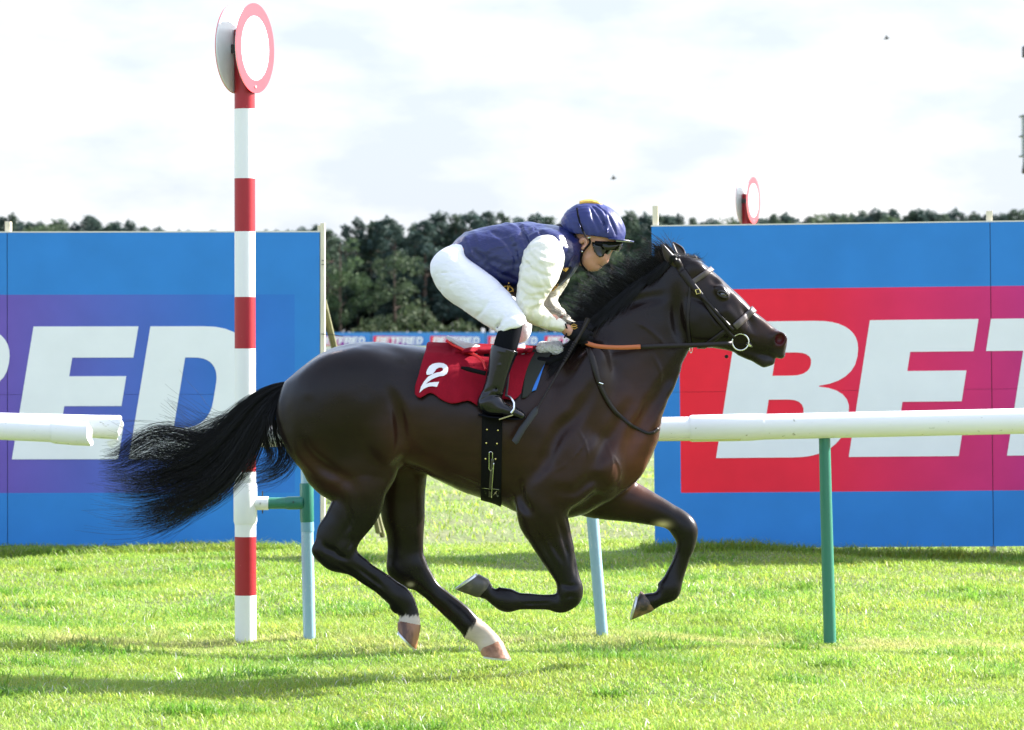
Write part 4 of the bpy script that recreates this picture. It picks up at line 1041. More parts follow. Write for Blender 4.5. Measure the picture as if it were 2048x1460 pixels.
# eye
def ball(name, c, r, m, parent, sc_=(1, 1, 1), n=16, **k):
    mb = MB(); vs_ = []; fs_ = []
    for i in range(n+1):
        th = math.pi*i/n
        for j in range(n*2):
            ph = math.pi*j/n; vs_.append((c[0]+r*sc_[0]*math.sin(th)*math.cos(ph), c[1]+r*sc_[1]*math.sin(th)*math.sin(ph), c[2]+r*sc_[2]*math.cos(th)))
    for i in range(n):
        for j in range(n*2): fs_.append((i*n*2+j, i*n*2+(j+1) % (2*n), (i+1)*n*2+(j+1) % (2*n), (i+1)*n*2+j))
    mb.add(vs_, fs_); return mb.build(name, m, parent, **k)
m_eye = mat('horse_eye', (0.006, 0.004, 0.004), rough=0.04, spec=0.8, coat=1.0)
m_lid = mat('eyelid', (0.014, 0.011, 0.010), rough=.4)
for near in (True, False):
    q = surf(1446, 589, 0, near); q[1] += .0115 if near else -.0115
    e_ = ball('eye', q, .0172, m_eye, horse)
    mb = MB(); sgn = -1 if near else 1
    for lo_, sg in ((0, 1), (1, -1)):
        pts = [(q[0]+.024*math.cos(a)*1.0, q[1]+sgn*(.0165-.004*abs(math.cos(a))), q[2]+(.0125 if sg > 0 else .0115)*math.sin(a)*sg+(-.3*.024*math.cos(a))) for a in [math.pi*i/10 for i in range(11)]]
        mb.tube(pts, [.0025]+[.0042]*9+[.0025], 8)
    mb.build('eyelid', m_lid, horse)
# ears
def ear(base, tip, wdt, yb, yt, name_lab):
    mb = MB(); B0 = W(*base, yb); T0 = W(*tip, yt); ax = T0-B0; Lx = np.linalg.norm(ax); ax /= Lx
    side = np.array([0.35, 1 if yb < 0 else -1, 0.25]); side -= ax*side.dot(ax); side /= np.linalg.norm(side); fr = np.cross(ax, side)
    n = 12; R = []
    for j in range(9):
        t = j/8; r_ = wdt*(0.65+1.3*t*(1-t)*1.4)*(1-t**3.2)+.0012; op = 0.35+0.9*min(1, t*2.2)
        c_ = B0+ax*Lx*t + fr*(.010*math.sin(t*3.1))
        R.append([c_ + (side*(math.cos(op+(2*math.pi-2*op)*i/n)*.62) + fr*math.sin(op+(2*math.pi-2*op)*i/n))*r_ for i in range(n+1)])
    P = np.array(R); o = skin_strip(P, 'ear', m_coat_plain, horse, .005); return o
m_coat_plain = mat('bay_ear', (0.026, 0.015, 0.012), rough=.45, sheen=.2, var=.2, vscale=30)
ear((1358,534), (1325,488), .019, -.058, -.078, '')
ear((1366,520), (1345,484), .018, .050, .072, '')
HB.chain([ppx(1354,522,-.058,12), ppx(1347,516,-.066,8)], k=.02)

# --- tail
def hair(name, guides, n, seed, r0, r1, N=16, parent=None, clump=40, spread=.004, jit=.01, m=None):
    """guides: list of (list of (px,py,y,width_px,depth_m)); strands follow with lateral parameter u"""
    r = np.random.default_rng(seed); out_ = []
    cu_ = r.uniform(-1, 1, clump); cv_ = r.uniform(-1, 1, clump); cph = r.uniform(0, 6.28, clump); clen = r.uniform(.72, 1.0, clump)
    g = catmull(np.array(guides, float), 8); gl = np.linspace(0, 1, len(g))
    for k in range(n):
        ci = r.integers(clump); u0 = cu_[ci] + r.normal()*.16; v0 = cv_[ci]+r.normal()*.2; ln = clen[ci]*(1-abs(r.normal())*.10)
        t = np.linspace(0, max(.3, ln), N)
        G = np.stack([np.interp(t, gl, g[:, j]) for j in range(g.shape[1])], 1)
        tx = np.gradient(G[:, 0]); ty = np.gradient(G[:, 1]); L_ = np.hypot(tx, ty)+1e-6; nx, ny = -ty/L_, tx/L_
        conv = u0 + (cu_[ci]-u0)*t*.5
        lat = conv*G[:, 3] + (np.sin(t*7+cph[ci])*3.0 + np.sin(t*13+cph[ci]*2)*1.6)*t*1.5 + r.normal()*jit*450*t**2
        px = G[:, 0]+nx*lat; py = G[:, 1]+ny*lat; yy = G[:, 2] + v0*G[:, 4]
        s = F/(yy-CY)
        out_.append(np.stack([(px-1024)/s, yy, H-(py-HZ)/s], 1))
    V, Q = tubes(np.array(out_), r0, r1); return obj(name, mesh_np(name, V, Q, True, m or m_hair), parent)
tail = [(574,770,0,6,.015), (552,782,0,13,.025), (525,806,0,24,.04), (494,845,0,38,.05), (455,900,0,52,.06), (405,948,0,60,.07), (340,975,0,66,.075), (270,985,0,72,.08), (195,975,0,74,.08)]
hair('tail', tail, 2000, 3, .0011, .00035, N=20, parent=horse, clump=46, jit=.015)
hair('tail_lock', [(560,800,-.01,10,.02), (548,835,-.02,22,.04), (552,870,-.02,30,.05), (560,905,-.02,30,.05), (548,930,-.02,26,.05), (515,945,-.02,22,.05), (465,955,-.02,24,.05)], 330, 5, .0010, .0004, N=22, parent=horse, clump=40, jit=.02)
hair('tail_strand', [(530,800,0,10,.03), (470,850,0,24,.04), (410,865,0,44,.05), (350,850,0,60,.06), (290,830,0,80,.06)], 110, 8, .0008, .0004, N=20, parent=horse, clump=30, jit=.07)
hair('tail_strand', [(470,880,0,20,.03), (400,900,0,34,.05), (320,890,0,34,.06), (240,925,0,22,.06), (180,930,0,14,.06)], 260, 9, .0009, .0004, N=20, parent=horse, clump=26, jit=.03)
hair('tail_strand', [(470,900,0,20,.03), (430,960,0,24,.03), (370,1015,0,26,.05), (310,1045,0,28,.06), (250,1062,0,24,.06)], 240, 10, .0009, .0004, N=18, parent=horse, clump=14, jit=.03)
hair('tail_strand', [(500,850,0,20,.03), (440,890,0,34,.04), (360,905,0,50,.05), (280,895,0,60,.06), (200,915,0,64,.06)], 170, 33, .0008, .0003, N=22, parent=horse, clump=22, jit=.05)
hair('tail_strand', [(520,830,0,14,.03), (460,880,0,50,.04), (370,945,0,74,.06), (270,975,0,92,.07), (172,955,0,100,.07)], 380, 31, .0008, .0003, N=22, parent=horse, clump=60, jit=.06)
# --- mane
def mane():
    r = np.random.default_rng(12)
    crest = catmull(np.array([(1150,682), (1172,664), (1190,642), (1215,614), (1246,588), (1282,560), (1312,540), (1338,520), (1352,510)], float), 10)
    out_ = []; N = 9
    def strand(k, side):
        t = r.random(); i = t*(len(crest)-1); a = crest[int(i)]; b = crest[min(int(i)+1, len(crest)-1)]; p = a+(b-a)*(i % 1)
        y0 = r.normal()*.012 - (.015 if side else 0)
        clump_ = math.sin(t*55)*.5+math.sin(t*131+1)*.3
        if side:      # lies on the near side of the neck, blown back
            dirx, diry = -0.62+.12*clump_, 0.46+.25*r.random(); ln = 58+45*r.random()
            if t > .75: ln *= .6
        else:         # stands up off the crest and bends back
            env = np.interp(t, [0, .15, .35, .6, .8, 1], [20, 56, 74, 62, 46, 50])
            dirx, diry = -0.52+.28*clump_+.18*r.normal(), -0.62+.15*r.normal(); ln = env*(0.30+.55*r.random() + (.65 if r.random() < .12 else 0))
        pts = []
        vx, vy = dirx, diry; x_, y_ = p + r.normal(size=2)*2.0
        yy = y0
        for j in range(N):
            pts.append((x_, y_, yy)); st = ln/(N-1)
            x_ += vx*st; y_ += vy*st
            if side: vy += .03; yy -= .0035
            else: vx -= .05; vy += .045+.05*clump_; yy -= .003*r.random()
        pts = np.array(pts)
        if side:
            for j in range(N):
                q = surf_fast(pts[j, 0], pts[j, 1]); 
                if q is not None: pts[j, 2] = min(pts[j, 2], q - .004 - .012*r.random()*(1 if j else 0))
        s = F/(pts[:, 2]-CY); return np.stack([(pts[:, 0]-1024)/s, pts[:, 2], H-(pts[:, 1]-HZ)/s], 1)
    cache = {}
    def surf_fast(px, py):
        k = (int(px/5), int(py/5))
        if k not in cache:
            p = W(k[0]*5+2.5, k[1]*5+2.5, -.07); cache[k] = HB.near_y(p[0], p[2])
        return cache[k]
    for k in range(3600): out_.append(strand(k, False))
    for k in range(2300): out_.append(strand(k, True))
    return np.array(out_)
V, Q = tubes(mane(), .0016, .0005)
obj('mane', mesh_np('mane', V, Q, True, m_hair), horse)
# forelock blown up between the ears, fine flyaway hairs
def wisps(name, n, seed, boxp, dirs, ln, rad, m):
    r = np.random.default_rng(seed); out_ = []
    for k in range(n):
        x_ = r.uniform(boxp[0], boxp[1]); y_ = np.interp(x_, [boxp[0], boxp[1]], [boxp[2], boxp[3]])+r.normal()*2; a = math.radians(dirs[0]+r.normal()*dirs[1]); l_ = ln*(.5+.7*r.random()); cv = r.normal()*.25; pts = []
        yy = r.normal()*.03
        for j in range(10): pts.append(W(x_, y_, yy)); x_ += math.cos(a)*l_/9; y_ -= math.sin(a)*l_/9; a += cv*.35
        out_.append(pts)
    V, Q = tubes(np.array(out_), rad, .0003); return obj(name, mesh_np(name, V, Q, True, m), horse)
m_hairb = mat('brown_hair', (0.045, 0.028, 0.022), rough=.45)
wisps('forelock', 150, 21, (1322, 1345, 530, 512), (118, 16), 44, .0007, m_hairb)
wisps('forelock', 90, 22, (1300, 1335, 545, 525), (140, 18), 40, .0007, m_hair)
wisps('forelock', 160, 24, (1352, 1392, 507, 514), (-28, 8), 26, .0009, m_hair)
# ------------------------------------------------------------------ tack
m_leather = mat('dark_leather', (0.014, 0.010, 0.009), rough=0.42, spec=0.28, var=.15, vscale=40, bump=.1, bscale=200, bdist=.002)
m_leather_g = mat('worn_grey_leather', (0.085, 0.068, 0.064), rough=0.42, spec=0.5, var=.15, vscale=60, bump=.15, bscale=150, bdist=.002)
m_rubber = mat('orange_rein_grip', (0.46, 0.125, 0.040), rough=.55, bump=.3, bscale=260, bdist=.002)
m_metal = mat('bright_metal', (0.78, 0.78, 0.74), rough=0.18, metal=1.0)
m_brass = mat('brass', (0.72, 0.60, 0.22), rough=0.25, metal=1.0)
m_black = mat('black_webbing', (0.006, 0.006, 0.007), rough=.7, spec=.08, bump=.3, bscale=300, bdist=.002)
def drape(pts, wpx, name, m, parent=None, off=.006, n=6, th=.004, near=True, lift=None, mirror=False, fixed_y=None):
    """flat strap following the surface of the horse under a path of photo pixels"""
    P = catmull(np.array(pts, float), n); t = np.gradient(P, axis=0); t /= np.linalg.norm(t, axis=1, keepdims=True); nn = np.stack([-t[:, 1], t[:, 0]], 1)
    rows = []
    wp = np.interp(np.linspace(0, 1, len(P)), np.linspace(0, 1, len(wpx)), wpx) if hasattr(wpx, '__len__') else np.full(len(P), wpx)
    yc = []
    for i, p in enumerate(P):
        q = surf(p[0], p[1], off, near); yc.append(q[1])
    yc = np.array(yc)
    if lift is not None: yc = yc*0 + np.interp(np.linspace(0, 1, len(P)), np.linspace(0, 1, len(lift)), lift)
    for i, p in enumerate(P):
        row = []
        for sg in (-.5, 0, .5):
            x_, z_ = p + nn[i]*wp[i]*sg
            if lift is None:
                q = surf(x_, z_, off, near); y = min(q[1], yc[i]+.006) if near else max(q[1], yc[i]-.006)
            else: y = yc[i]
            row.append(W(x_, z_, y))
        rows.append(row)
    return skin_strip(np.array(rows), name, m, parent, th)
def loop(c_px, a_px, wpx, name, m, parent=None, a0=0, a1=360, n=48, off=.005, th=.004, across=4, wp_end=None):
    """band round the horse in the plane of the y axis and the line c->a"""
    C = W(*c_px, 0); A = W(*a_px, 0); u_ = A-C; u_ /= np.linalg.norm(u_); v_ = np.array([0, -1.0, 0]); nrm = np.cross(u_, v_); s = S(0)
    an = np.radians(np.linspace(a0, a1, n)); D = np.cos(an)[:, None]*u_ + np.sin(an)[:, None]*v_
    cols = []
    for k in range(across):
        o = nrm*((k/(across-1)-.5)*wpx/s); H_ = HB.ray(np.repeat((C+o)[None], n, 0), D, .45) + D*off; cols.append(H_)
    return skin_strip(np.stack(cols, 1), name, m, parent, th)
bridle = empty('bridle', 'dark leather bridle with grey noseband and ring bit on the horse head', 'bridle', tuple(W(1440, 620, 0)))
loop((1468,653), (1510,616), 13, 'noseband', m_leather_g, bridle, -92, 92, off=.006, th=.008)
loop((1462,652), (1509,617), 9, 'noseband_strap', m_leather, bridle, 112, 248, off=.006, n=30)
loop((1383,565), (1428,534), 10, 'browband', m_leather_g, bridle, -92, 92, off=.007, th=.006, n=40)
for near in (True, False):
    drape([(1363,541),(1378,562),(1396,584),(1412,604),(1428,628),(1444,648),(1460,668),(1469,676)], [15,14,12,10,9,8,7,7], 'cheekpiece', m_leather, bridle, near=near, off=.010)
    drape([(1402,592),(1422,612),(1442,634),(1459,652),(1466,660)], 5.5, 'noseband_strap', m_leather, bridle, near=near, off=.013)
    drape([(1382,566),(1378,600),(1375,640),(1377,672),(1381,692)], 6, 'throatlash', m_leather, bridle, near=near, off=.006)
    q = surf(1481, 684, .014, near); sg = -1 if near else 1
    mb = MB(); mb.tube([(q[0]+.037*math.cos(a), q[1], q[2]+.037*math.sin(a)) for a in [2*math.pi*i/32 for i in range(33)]], .0036, 10); mb.build('bit_ring', m_metal, bridle)
    mb = MB(); mb.tube([(q[0]+.030, q[1], q[2]-.008), (q[0]+.042, q[1]*.8, q[2]-.014), (q[0]+.058, q[1]*.4, q[2]-.022), (q[0]+.062, 0, q[2]-.026)], [.007, .009, .008, .008], 10); mb.build('bit_mouthpiece', m_metal, bridle)
    q = surf(1396, 583, .017, near); mb = MB(); mb.tube([(q[0]-.012, q[1], q[2]+.006), (q[0]+.006, q[1], q[2]+.012), (q[0]+.012, q[1], q[2]-.006), (q[0]-.006, q[1], q[2]-.012), (q[0]-.012, q[1], q[2]+.006)], .0018, 6); mb.build('buckle', m_brass, bridle)
drape([(1352,520),(1358,530),(1364,543)], 14, 'headpiece', m_leather, bridle, off=.007)
q = W(1382, 697, -.07); mb = MB(); mb.tube([(q[0]+.006*math.cos(a), q[1], q[2]+.020*math.sin(a)) for a in [2*math.pi*i/20 for i in range(21)]], .0016, 6); mb.build('martingale_ring', m_metal, bridle)
ball('strap_end', W(1453, 713, -.01), .009, m_leather, bridle, (1, .8, .9), 8)
HY = -.150
reins = empty('reins', 'long rein with orange rubber grip running from gloved hand to bit ring', 'reins', tuple(W(1300, 695, HY)))
def ribbon(pts, ys, wpx, name, m, parent, th=.004, n=6):
    P = catmull(np.column_stack([np.array(pts, float), ys]), n); t = np.gradient(P[:, :2], axis=0); t /= np.linalg.norm(t, axis=1, keepdims=True); nn = np.stack([-t[:, 1], t[:, 0]], 1)
    wp = np.interp(np.linspace(0, 1, len(P)), np.linspace(0, 1, len(wpx)), wpx) if hasattr(wpx, '__len__') else np.full(len(P), wpx)
    return skin_strip(np.array([[W(*(P[i, :2]+nn[i]*wp[i]*sg), P[i, 2]) for sg in (-.5, 0, .5)] for i in range(len(P))]), name, m, parent, th)
ribbon([(1280,694),(1340,691.5),(1400,690),(1464,687)], [-.155,-.135,-.12,-.095], 9, 'rein_strap', m_leather, reins)
ribbon([(1166,682),(1178,688),(1200,693),(1240,695),(1281,693.5)], [-.150,-.152,-.155,-.157,-.155], [6,9,8.5,8.5,9], 'rubber_grip', m_rubber, reins, .007)
ribbon([(1182,680),(1240,680),(1340,684),(1470,684)], [.05,.06,.09,.11], 8, 'rein_strap', m_leather, reins)
ns = empty('neck_strap', 'thin neck strap looping from the gloved hand round the horse chest', 'strap', tuple(W(1250, 830, -.15)))
drape([(1175,694),(1184,716),(1192,742),(1199,767)], [9,12,12,9], 'doubled_strap', m_leather, ns, off=.012)
mb = MB(); a = surf(1197.5, 765, .018); b = surf(1206, 768, .018); mb.tube([a, b], .003, 8); mb.build('keeper', m_metal, ns)
sp_ = [(1199,767),(1207,785),(1217,803),(1230,822),(1246,837),(1262,850),(1277,858),(1295,866),(1308,864),(1317,857)]
drape(sp_, [9,8,6,5.5], 'chest_strap', m_leather, ns, off=.008, th=.006)
q0 = [surf(x_, y_, .008) for x_, y_ in ((1308,864),(1317,857),(1321,850))]
mb = MB(); mb.tube([q0[0], q0[1], q0[2], (q0[2][0]+.004, 0, q0[2][2]+.01)] + [(p[0], -p[1], p[2]) for p in (q0[2], q0[1], q0[0])], .004, 8, flat=1.0); mb.build('chest_strap', m_leather_g, ns)

# girth
girth = empty('girth', 'wide black girth with brass studs under the rider boot', 'girth', tuple(W(983, 900, -.27)))
loop((985,850), (982,1000), 40, 'girth_band', m_black, girth, 0, 360, n=72, off=.007, th=.007, across=5)
for gx_, gy_ in ((974,859),(996,860.5),(972.5,886),(994,887),(971,917.5),(991,918)):
    ball('stud', surf(gx_, gy_, .013), .0042, m_brass, girth, (1, .6, 1), 8)
mb = MB(); pts = [surf(x_, y_, .016) for x_, y_ in ((978,905),(978,938),(981,942),(985,938),(985,905),(981.5,903),(978,905))]; mb.tube(pts, .0016, 6); mb.build('buckle_loop', m_metal, girth)
drape([(985,918),(983,945),(981,975),(980,1002)], 6, 'girth_strap', mat('strap_grey', (0.05, .045, .035), rough=.5), girth, off=.015)
drape([(987.5,926),(985.5,955),(983.5,985),(983,1003)], 1.3, 'strap_edge', m_metal, girth, off=.018, th=.002)
mb = MB(); pts = [surf(x_, y_, .015) for x_, y_ in ((963,976),(998,979),(997,992),(962,990),(963,976))]; mb.tube(pts, .0012, 6); mb.build('patch_outline', m_metal, girth)
def stroke(lines, rad, name, m, parent, off=.015, fn=None):
    mb = MB()
    for l_ in lines: mb.tube([(fn(x_, y_) if fn else surf(x_, y_, off)) for x_, y_ in l_], rad, 6)
    return mb.build(name, m, parent)
stroke([[(967,988),(970,981),(973,988)],[(968,986),(972,986)],[(987,982),(994,990)],[(994,982),(987,990)],[(987,986),(994,986)],[(975,999),(978,1003),(982,1003)],[(986,1003),(989,1000),(988,996)]], .0011, 'patch_letter', m_metal, girth)

# saddle cloth draped over the back
m_cloth = mat('maroon_cloth', (0.27, 0.006, 0.019), rough=.85, spec=.12, sheen=.0, var=.08, vscale=20, bump=.35, bscale=45, bdist=.006, trans=.12)
def cloth(name, label, x0s, x1s, zb, m, off, cat_, ripple=.004, tops=None, nx=40, na=40, px_left=None, th=.004, farside=True, zt=None):
    """x runs from px x0s(t) to x1s(t) with t=0 at the spine and t=1 at the bottom edge; zb(px)=bottom edge pixel row"""
    rows = []
    for i in range(nx+1):
        f = i/nx; row = []
        ctr_px = x0s(0.5)+(x1s(0.5)-x0s(0.5))*f
        prof = []
        for j in range(na+1):
            t = j/na; px = x0s(t)+(x1s(t)-x0s(t))*f; top = np.interp(px, [829, 1075, 1125], [691, 699, 688]); bot = zb(px)
            py = top + (bot-top)*(t**1.25)
            if t < .12:
                x_ = W(px, py, 0)[0]; z_ = W(px, py, 0)[2]
                yv = HB.near_y(x_, z_-.006)
                yv = (yv if yv is not None else -.03)*(t/.12)
                p = np.array([x_, yv, z_+off*.8])
            else:
                p = surf(px, py, off)
            p[1] -= ripple*max(0, t-.25)*(1+math.sin(px*.075+t*2.0)+.6*math.sin(px*.17-t*3))*1.4
            row.append(p)
        row = np.array(row)
        for it in range(2): row[1:-1] = .25*row[:-2]+.5*row[1:-1]+.25*row[2:]
        full = np.vstack([row[::-1], (row[1:]*np.array([1, -1, 1]))]) if farside else row
        rows.append(full)
    return skin_strip(np.array(rows), name, m, None, th, label=label, cat=cat_)
def zb1(px):
    return float(np.interp(px, [829,838,846,859,870,879,890,902,914,925,935,943,956,975,1000,1029,1040,1052,1075], [787,797,793,785,789,797,803,807,806,803,801,803,812,806,797,800,790,768,745]))
wrap_c = cloth('saddle_cloth', 'maroon number cloth with a white number 2 under the racing saddle', lambda t: 856-26*min(1, t*1.15), lambda t: 1076-34*t, zb1, m_cloth, .020, 'saddle cloth', ripple=.006)
m_num = mat('number_white', (0.80, 0.78, 0.78), rough=.6)
num = [(1087,365),(1094,345),(1108,322),(1128,307),(1152,300),(1180,298),(1208,302),(1230,315),(1239,335),(1238,356),(1228,375),(1208,388),(1180,391),(1152,400),(1124,413),(1100,430),(1084,446),(1110,436),(1142,432),(1176,430),(1160,465),(1130,460),(1100,464),(1070,478),(1040,505),(1050,465),(1070,430),(1098,396),(1130,376),(1160,366),(1185,362),(1200,354),(1205,340),(1196,331),(1176,330),(1158,340),(1146,358),(1132,374),(1108,381),(1090,380)]
num = [(540+a/3.477, 640+b/3.477) for a, b in num]
nm = flat_shape('number', [num], lambda a, b: (a, b), 0.0, m_num)
bm_co = np.empty(len(nm.vertices)*3, np.float32); nm.vertices.foreach_get('co', bm_co); bm_co = bm_co.reshape(-1, 3)
def cloth_y(px, py):   # outermost point of the cloth near this pixel
    t = (py-692)/(zb1(px)-692); p = surf(px, py, .020); p[1] -= .006*max(0, t**.8-.25)*(1+math.sin(px*.075+t*2.0)+.6*math.sin(px*.17-t*3))*1.4 + .006; return p
newc = np.array([cloth_y(v[0], v[2]) for v in bm_co]); nm.vertices.foreach_set('co', newc.astype(np.float32).ravel()); nm.update()
o = obj('number', nm, wrap_c); md = o.modifiers.new('t', 'SOLIDIFY'); md.thickness = .0015; md.offset = 0
# front pads
m_pad = mat('grey_green_pad', (0.034, 0.036, 0.031), rough=.85, spec=.15, bump=.2, bscale=120, bdist=.003)
m_bluepad = mat('blue_pad', (0.02, 0.17, 0.62), rough=.6)
def zb2(px): return float(np.interp(px, [1040,1052,1090,1100,1121], [797,795,761,752,733]))
cloth('saddle_pad', 'dark grey pad edge showing in front of the maroon cloth', lambda t: 1058-14*t, lambda t: 1124-62*t, zb2, m_pad, .015, 'saddle pad', ripple=0, nx=16)
cloth('under_pad', 'blue pad edge peeking out below the dark grey saddle pad', lambda t: 1050+6*t, lambda t: 1110-38*t, lambda px: float(np.interp(px, [1040,1060,1079,1094,1110], [780,784,778,760,745])), m_bluepad, .010, 'saddle pad', ripple=0, nx=16)
# saddle
m_seat = mat('white_grey_saddle', (0.50, 0.50, 0.52), rough=.4); m_redp = mat('red_piping', (0.62, 0.012, 0.012), rough=.4)
saddle = empty('saddle', 'small racing saddle with pale seat and red piping beneath the rider', 'saddle', tuple(W(960, 700, 0)))
rows = []
for i in range(15):
    t = i/14; px = 894+(1050-894)*t; pz = np.interp(px, [894,920,950,977,1010,1050], [676,686,693,700,700,692]); wd = np.interp(t, [0,.3,1], [.125,.105,.09])
    rows.append([W(px, pz, 0)+np.array([0, yy*wd, -.05*abs(yy)**2*min(1, t*2.5)+.006]) for yy in np.linspace(-1, 1, 13)])
skin_strip(np.array(rows), 'seat', m_seat, saddle, .012)
for sg in (1, -1):
    P = [W(px, pz, 0)+np.array([0, -sg*yy, 0]) for px, pz, yy in ((893,681,.125),(907,690,.128),(925,698,.130),(943,706,.150),(958,714,.18),(967,722,.20),(972,738,.235))]
    mb = MB(); mb.tube(P, [.004,.006,.007,.007,.007,.006,.005], 10); mb.build('red_piping', m_redp, saddle)
ribbon([(922,735),(935,738),(950,742),(972,747)], [-.30]*4, [5,9,9,9], 'strap_tongue', m_black, saddle, .004)
m_fleece = mat('white_fleece', (0.72, 0.72, 0.70), rough=.95, bump=1.0, bscale=90, bdist=.02)
fl = Field((W(1070, 0, 0)[0], -.16, W(0, 735, 0)[2]), (W(1140, 0, 0)[0], .16, W(0, 670, 0)[2]), .004)
for sg in (-1, 1): fl.chain([ppx(1083,699,sg*.075,10), ppx(1100,696,sg*.085,10), ppx(1116,700,sg*.09,11)], k=.01)
fl.chain([ppx(1083,693,0,10,.07), ppx(1115,693,0,11,.07)], k=.02); fl.wrinkle(.003, 190, 5, warp=2)
obj('fleece_pommel', mesh_np('fleece', *fl.mesh(0), True, m_fleece), saddle)
fl = Field((W(1070, 0, 0)[0], -.22, W(0, 745, 0)[2]), (W(1150, 0, 0)[0], .2, W(0, 690, 0)[2]), .004)
for sg in (-1, 1): fl.chain([ppx(1080,722,sg*.115,9), ppx(1100,724,sg*.12,9), ppx(1120,716,sg*.115,8), ppx(1138,702,sg*.09,6)], k=.01)
fl.chain([ppx(1112,716,0,6,.12), ppx(1120,712,0,6,.12)], k=.01)
obj('saddle_tree', mesh_np('saddle_tree', *fl.mesh(0), True, m_black), saddle)

# ------------------------------------------------------------------ the rider
m_skin = mat('skin', (0.52, 0.27, 0.19), rough=.45, spec=.4, var=.08, vscale=30, sss=.15, bump=.05, bscale=120, bdist=.002)
m_breech = mat('white_breeches', (0.80, 0.79, 0.84), rough=.6, spec=.3, sheen=.0, bump=.45, bscale=17, bdist=.012, stretch=(1, 1, 2.2))
m_silk = mat('navy_silk', (0.011, 0.016, 0.088), rough=.33, spec=.5, sheen=.0, bump=.6, bscale=24, bdist=.010, stretch=(1, 1, 1.6))
m_cream = mat('cream_silk', (0.84, 0.82, 0.70), rough=.36, spec=.5, bump=.6, bscale=22, bdist=.012, trans=.15)
m_boot = mat('patent_black', (0.006, 0.006, 0.008), rough=.12, spec=.35, coat=.15, bump=.10, bscale=22, bdist=.006)
m_sock = mat('black_knit', (0.006, 0.0065, 0.009), rough=.9, spec=.05)
m_glove = mat('black_glove', (0.007, 0.007, 0.010), rough=.75, spec=.12, bump=.3, bscale=180, bdist=.003)
m_gold = mat('gold_thread', (0.62, 0.36, 0.055), rough=.4, spec=.5)
SHY = .165
def body(F_, d, what):
    k = .02
    dd = lambda r: max(r-d, .012)
    def ch(rows, yc, bw, k=.02, n=3):
        P = limb(rows, yc, [max(b-d, .012) for b in (bw if hasattr(bw, '__len__') else [bw]*len(rows))], n); P[:, 3] = np.maximum(P[:, 3]-d, .01); F_.chain(P, k=k)
    if what == 'legs':
        ch([(962,478,944,530), (945,480,924,524), (934,488,906,522), (925,508,878,568), (950,530,897,590)], 0.0, [.12,.128,.14,.165,.16], .03)
        for sg in (-1, 1):
            dx = 0 if sg < 0 else 10
            ch([(930,509,872,565), (948,526,892,596), (984,552,930,622), (1012,580,966,648), (1032+dx,606,990+dx,662), (1042+dx,624,1002+dx,668)],
               [sg*.10, sg*.12, sg*.165, sg*.21, sg*.25, sg*.27], [.10,.105,.095,.085,.072,.064], .03)
            ch([(1046+dx,630,1002+dx,660), (1051+dx,650,1000+dx,668)], [sg*.27, sg*.275], [.062,.055], .02)
    if what.startswith('shins'):
        for sg in {'shins': (-1, 1), 'shins_near': (-1,), 'shins_far': (1,)}[what]:
            ch([(1044,640,1004,656), (1042,664,996,668), (1036,690,988,688), (1030,712,984,706)], [sg*.272,sg*.28,sg*.288,sg*.29], [.05,.05,.05,.048], .02)
    if what == 'torso':
        ch([(925,474,936,530), (946,461,960,556), (975,453,992,576), (1008,447,1026,588), (1044,445,1056,590), (1080,448,1092,580), (1108,452,1118,556), (1128,460,1136,530)], 0.0,
           [.14,.155,.165,.175,.185,.19,.17,.11], .03)
        for sg in (-1, 1): F_.ell(W(1092, 500, sg*.13), .085-d, .075-d, .085-d, 0, k=.05)
    if what in ('sleeve_near', 'sleeve_far'):
        sg = -1 if what == 'sleeve_near' else 1
        if sg < 0:
            ch([(1068,486,1118,506), (1050,500,1125,530), (1042,528,1119,552), (1037,556,1106,572), (1033,590,1090,594), (1032,612,1082,604)], [-.175,-.195,-.215,-.225,-.225,-.22], [.055,.072,.074,.07,.06,.056], .02)
            ch([(1034,598,1078,606), (1038,626,1080,604), (1056,643,1088,613), (1078,653,1100,625), (1096,659,1110,632), (1110,662,1120,636), (1117,664,1126,641)], [-.222,-.22,-.205,-.19,-.178,-.17,-.166], [.056,.054,.048,.042,.036,.033,.030], .02)
        else:
            ch([(1085,500,1130,520), (1080,530,1142,545), (1078,560,1128,575), (1078,590,1112,605), (1082,612,1110,618)], [.17,.19,.20,.20,.19], [.06,.065,.06,.052,.048], .02)
            ch([(1082,600,1112,612), (1092,630,1122,614), (1112,645,1135,628), (1126,650,1143,638), (1140,658,1154,646)], [.195,.16,.12,.09,.075], [.05,.044,.036,.032,.03], .02)
    if what == 'forearm_near': ch([(1100,656,1112,630), (1112,659,1122,640), (1124,664,1132,648), (1134,672,1144,652)], [-.176,-.17,-.163,-.157], [.030,.028,.024,.026], .01)
    if what == 'forearm_far': ch([(1118,648,1132,628), (1134,656,1146,640), (1150,668,1160,650)], [.11,.085,.06], [.03,.026,.026], .01)
    if what == 'neck': ch([(1112,462,1120,532), (1136,468,1142,524), (1156,476,1156,520), (1176,486,1168,522)], 0.0, [.075,.062,.058,.055], .02)
